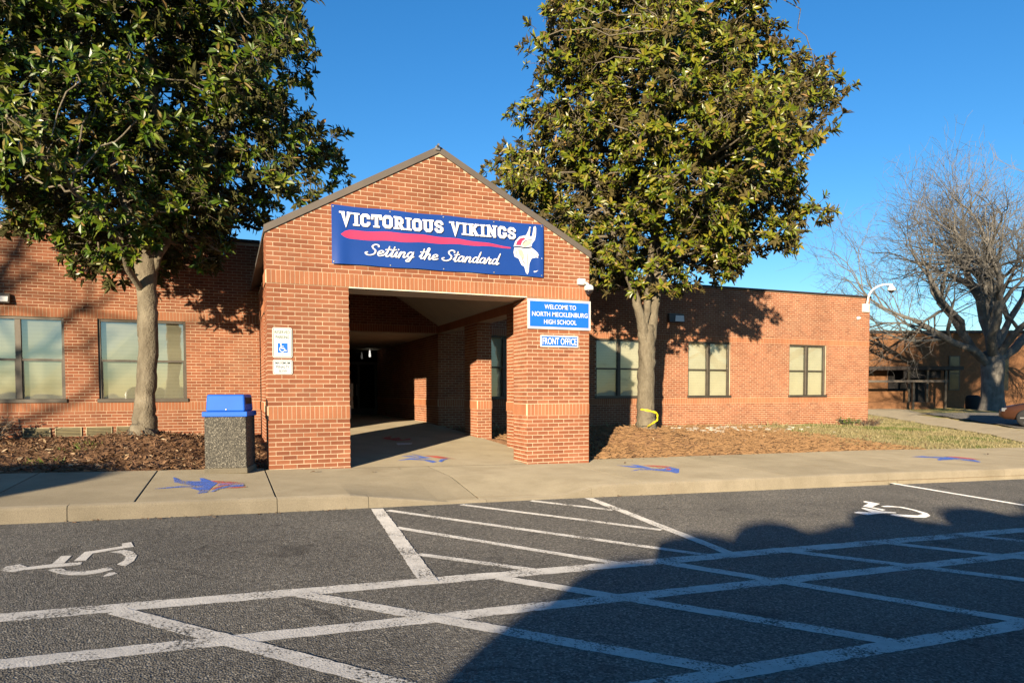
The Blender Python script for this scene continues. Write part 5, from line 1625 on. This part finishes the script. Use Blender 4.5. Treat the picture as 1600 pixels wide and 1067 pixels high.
def cabin(dw, dh, stt):
    V = []; F = []
    for (a, w, zb, zt_, wt) in stt:
        V += [CP(a, b, c) for b, c in ((-(w + dw), zb), (-(wt + dw), zt_ + dh - 0.05), (-(wt + dw) * 0.86, zt_ + dh), ((wt + dw) * 0.86, zt_ + dh), (wt + dw, zt_ + dh - 0.05), (w + dw, zb))]
    for i in range(len(stt) - 1):
        for j in range(5):
            a = i * 6 + j; F.append((a, a + 6, a + 7, a + 1))
    return V, F
V, F = cabin(0, 0, [(-1.72, 0.74, 0.97, 0.99, 0.70), (-1.15, 0.80, 0.96, 1.34, 0.62), (-0.5, 0.82, 0.95, 1.43, 0.64), (0.45, 0.82, 0.94, 1.42, 0.63), (1.45, 0.78, 0.88, 0.92, 0.70)])
add('windows', V, F, M['car_glass'], car, True)
V, F = cabin(0.012, 0.012, [(-1.12, 0.62, 1.34, 1.35, 0.62), (-0.5, 0.64, 1.40, 1.435, 0.64), (0.42, 0.63, 1.40, 1.425, 0.63)])
add('roof', V, F, M['car'], car, True)
for s_ in (-1, 1):
    for a in (-1.35, 1.38):
        q = MB(); q.lathe(CP(a, s_ * 0.90, 0.315), tuple(cs * s_), [(0.20, -0.2), (0.30, -0.2), (0.325, -0.16), (0.325, -0.04), (0.30, 0.0), (0.215, 0.005)], 24); ty = q.build('wheel', M['tyre'], car, True)
        q = MB(); q.lathe(CP(a, s_ * 0.905, 0.315), tuple(cs * s_), [(0.21, -0.02), (0.21, 0.0), (0.12, 0.012), (0.05, 0.02)], 18); rm = q.build('rim', M['tyre'], ty)
        for k5 in range(5):
            an = k5 * 2 * math.pi / 5; sd = cd * math.cos(an) + ez * math.sin(an)
            q = MB(); q.obox(Vector(CP(a, s_ * 0.915, 0.315)), sd, sd.cross(cs * s_), cs * s_, (0.03, -0.022, -0.005), (0.205, 0.022, 0.012)); q.build('spoke', M['rim'], ty)
    q = MB(); q.obox(cc + Vector((0, 0, cz0)), cd, cs * s_, ez, (1.0, 0.86, 0.92), (1.14, 1.02, 1.05)); bevel(q.build('mirror', M['car'], car), 0.02)
    q = MB(); q.obox(cc + Vector((0, 0, cz0)), cd, cs * s_, ez, (-0.35, 0.885, 0.78), (-0.15, 0.91, 0.82)); q.build('door_handle', M['car'], car)
    q = MB(); q.obox(cc + Vector((0, 0, cz0)), cd, cs * s_, ez, (2.0, 0.50, 0.56), (2.16, 0.74, 0.68)); q.build('headlight', M['rim'], car)
    q = MB(); q.obox(cc + Vector((0, 0, cz0)), cd, cs * s_, ez, (-2.2, 0.52, 0.68), (-2.10, 0.80, 0.86)); q.build('tail_light', M['tail'], car)

# ------------------------------------------------------------------ litter, straw, grass (uncountable)
def scatter(name, n, xr, yr, fn, ll, aspect, mat, lift=0.01, tilt=0.5, keep=None, clump=0.0, zf=gr_z, seed=3):
    rng = np.random.default_rng(seed)
    X = rng.uniform(*xr, n); Y = rng.uniform(*yr, n)
    if keep is not None:
        k = keep(X, Y, rng); X, Y = X[k], Y[k]
    n = len(X)
    Z = zf(X, Y) + lift + rng.uniform(0, clump + 1e-6, n)
    an = rng.uniform(0, 2 * math.pi, n); el = rng.normal(0.05, tilt, n)
    D = np.stack([np.cos(an) * np.cos(el), np.sin(an) * np.cos(el), np.sin(el)], -1)
    N = np.stack([rng.normal(0, tilt, n), rng.normal(0, tilt, n), np.where(rng.random(n) < 0.5, 1.0, -1.0)], -1)
    L = rng.uniform(*ll, n); Wd = L * rng.uniform(*aspect, n)
    me = leaf_mesh(name, np.stack([X, Y, Z], -1), D, N, L, Wd, mat)
    o = link(bpy.data.objects.new(name, me)); return o


def bed_keep(X, Y, rng):
    return (Y > edge_y(X) - 0.05 + 0.10 * rng.random(len(X)))


o = scatter('leaf_litter', 15000, (-7.5, -0.03), (0.1, 6.6), None, (0.045, 0.125), (0.32, 0.5), M['dry'], 0.008, 0.34, bed_keep, 0.025, seed=31)
tag(o, 'brown fallen magnolia leaves covering the bed on the left', 'leaf litter', kind='stuff')
o = scatter('pine_straw', 30000, (5.5, 15.8), (0.4, 7.7), None, (0.10, 0.20), (0.016, 0.03), M['straw'], 0.006, 0.13, bed_keep, 0.02, seed=32)
tag(o, 'reddish pine straw over the bed on the right', 'pine straw', kind='stuff')
o = scatter('fallen_leaves', 700, (5.5, 17.0), (0.5, 7.7), None, (0.06, 0.11), (0.35, 0.5), M['dry'], 0.02, 0.45, bed_keep, 0.02, seed=33)
tag(o, 'scattered pale leaves on the straw bed on the right', 'leaf litter', kind='stuff')
o = scatter('sidewalk_leaves', 90, (-7, 16), (-2.4, 0.6), None, (0.04, 0.10), (0.35, 0.5), M['dry'], 0.012, 0.25, lambda X, Y, r: (Y < edge_y(X)) & ((X < -0.2) | (X > 5.6) | (Y < -0.2)) & (r.random(len(X)) < np.exp(-(edge_y(X) - Y) * 1.6)), 0.0, walk_z, seed=34)
tag(o, 'few dry leaves blown onto the sidewalk edge', 'leaf litter', kind='stuff')
o = scatter('gutter_debris', 2600, (-9, 16), (-2.95, -2.6), None, (0.02, 0.06), (0.25, 0.5), M['dry'], 0.006, 0.3, lambda X, Y, r: (Y < curb_y(X) - 0.006) & (r.random(len(X)) < np.exp(-(curb_y(X) - Y) * 26)) & ((X < 0.9) | (X > 4.2)), 0.0, as_z, seed=35)
tag(o, 'brown debris along the foot of the curb', 'debris', kind='stuff')


def blades(name, n, xr, yr, hgt, keep, mat, seed, label):
    rng = np.random.default_rng(seed)
    X = rng.uniform(*xr, n); Y = rng.uniform(*yr, n); k = keep(X, Y, rng); X, Y = X[k], Y[k]; n = len(X)
    Z = gr_z(X, Y); an = rng.uniform(0, 6.28, n); h = rng.uniform(*hgt, n); w = h * 0.12
    lean = rng.normal(0, 0.6, (n, 2)) * h[:, None]
    a = np.stack([np.cos(an) * w, np.sin(an) * w, np.zeros(n)], -1); b = np.stack([X, Y, Z - 0.005], -1)
    V = np.stack([b - a, b + a, b + np.concatenate([lean, h[:, None]], 1)], 1).reshape(-1, 3)
    F = np.arange(3 * n).reshape(-1, 3)
    o = link(bpy.data.objects.new(name, np_mesh(name, V, F, mat))); tag(o, label, 'grass', kind='stuff')


blades('lawn_grass', 90000, (13.2, 36), (1.2, 17), (0.035, 0.09), lambda X, Y, r: (Y > edge_y(X) + 0.02) & (X + r.normal(0, 0.5, len(X)) > 14.6) & ((Y < DR - 0.15) | (X > 21.5)) & (Y - 2.2 > -4) & ~((X > 21) & ((X - 21.2) * 0.82 - (Y - 2.2) * 0.57 > 0)), M['grass'], 41, 'dormant tan lawn grass by the far corner')
blades('green_patch', 7000, (18.6, 23.2), (5.0, 7.3), (0.04, 0.10), lambda X, Y, r: ((X - 20.9) / 2.0) ** 2 + ((Y - 6.1) / 0.7) ** 2 < r.uniform(0.2, 1, len(X)), M['green'], 42, 'bright green grass patch in the tan lawn')
blades('green_weeds', 1500, (-6.5, -2.0), (1.0, 4.5), (0.05, 0.13), lambda X, Y, r: (((X + 2.9) / 0.35) ** 2 + ((Y - 2.6) / 0.4) ** 2 < 1) | (((X + 3.1) / 0.3) ** 2 + ((Y - 1.3) / 0.3) ** 2 < 1) | (((X + 4.4) / 0.5) ** 2 + ((Y - 3.0) / 0.4) ** 2 < 0.6), M['green'], 43, 'green weeds poking through the left leaf litter')
blades('dry_weeds', 700, (5.0, 21.3), (6.9, 7.76), (0.05, 0.24), lambda X, Y, r: r.random(len(X)) < 0.15 + 0.5 * np.sin(X * 1.3 + np.sin(X * 3.7)), M['grass'], 44, 'dry weeds along the foot of the right wing wall')
# pale stones in the right bed
rng = np.random.default_rng(50); V = []; F = []
for i in range(150):
    x = rng.normal(13.6, 1.5); y = rng.normal(6.5, 0.45); 
    if y > 7.6: continue
    r = rng.uniform(0.03, 0.09); z = float(gr_z(x, y)) + r * 0.25; b = len(V); nsd = 7
    for (k_, h) in ((0.7, -0.4), (1.0, 0.1), (0.75, 0.5)):
        for j in range(nsd):
            a = 2 * math.pi * j / nsd; rr = r * k_ * rng.uniform(0.75, 1.2); V.append((x + rr * math.cos(a), y + rr * math.sin(a), z + r * h * 0.8))
    for l in range(2):
        for j in range(nsd): F.append((b + l * nsd + j, b + l * nsd + (j + 1) % nsd, b + (l + 1) * nsd + (j + 1) % nsd, b + (l + 1) * nsd + j))
    F.append(tuple(b + 2 * nsd + j for j in range(nsd)))
M['stone'] = plain('pale_stone', (0.50, 0.46, 0.38), 0.9, var=0.25, vscale=4)
tag(add('pale_stones', V, F, M['stone']), 'pale stones lying in the bed below the right wing windows', 'stones', kind='stuff')


def small_plant(name, loc, n, spread, hgt, mat, label, seed):
    rng = np.random.default_rng(seed); root = empty(name, loc, label, 'plant')
    P, D, N, L = [], [], [], []; st = MB()
    for i in range(n):
        an = rng.uniform(0, 6.28); d = np.array((math.cos(an) * rng.uniform(0.2, 1) * spread, math.sin(an) * rng.uniform(0.2, 1) * spread, hgt * rng.uniform(0.4, 1)))
        p = np.array(loc); st.tube([tuple(p), tuple(p + d * 0.6 + (0, 0, 0.02)), tuple(p + d)], [0.008, 0.006, 0.003], 4, False)
        for k in range(6):
            P.append(p + d * rng.uniform(0.4, 1)); D.append(rng.normal(0, 1, 3) + (0, 0, 0.3)); N.append(rng.normal(0, 0.5, 3) + (0, 0, 1)); L.append(rng.uniform(0.05, 0.10))
    L = np.array(L); o = link(bpy.data.objects.new('foliage', leaf_mesh('foliage', np.array(P), np.array(D), np.array(N), L, L * 0.4, mat)), root); tag(o, kind='stuff')
    st.build('stems', M['oak_bark'], root)


small_plant('wilted_plant', (20.8, 7.2, float(gr_z(20.8, 7.2))), 40, 0.55, 0.35, M['dry'], 'wilted grey plant at the foot of the far wall corner', 61)
small_plant('low_green_plant', (20.0, 7.4, float(gr_z(20.0, 7.4))), 46, 0.6, 0.25, M['green'], 'low green plant at the wall beside the wilted one', 62)
small_plant('dry_sprig', (5.75, 6.2, float(gr_z(5.75, 6.2))), 26, 0.35, 0.35, M['grass'], 'dry pale sprigs seen through the gap behind the right pier', 63)
small_plant('bare_bush', (-5.0, 6.1, float(gr_z(-5.0, 6.1))), 44, 0.6, 0.55, M['dry'], 'dark twiggy bush at the left edge under the window', 64)

for _o in bpy.data.objects:
    if '_base' in _o: del _o['_base']
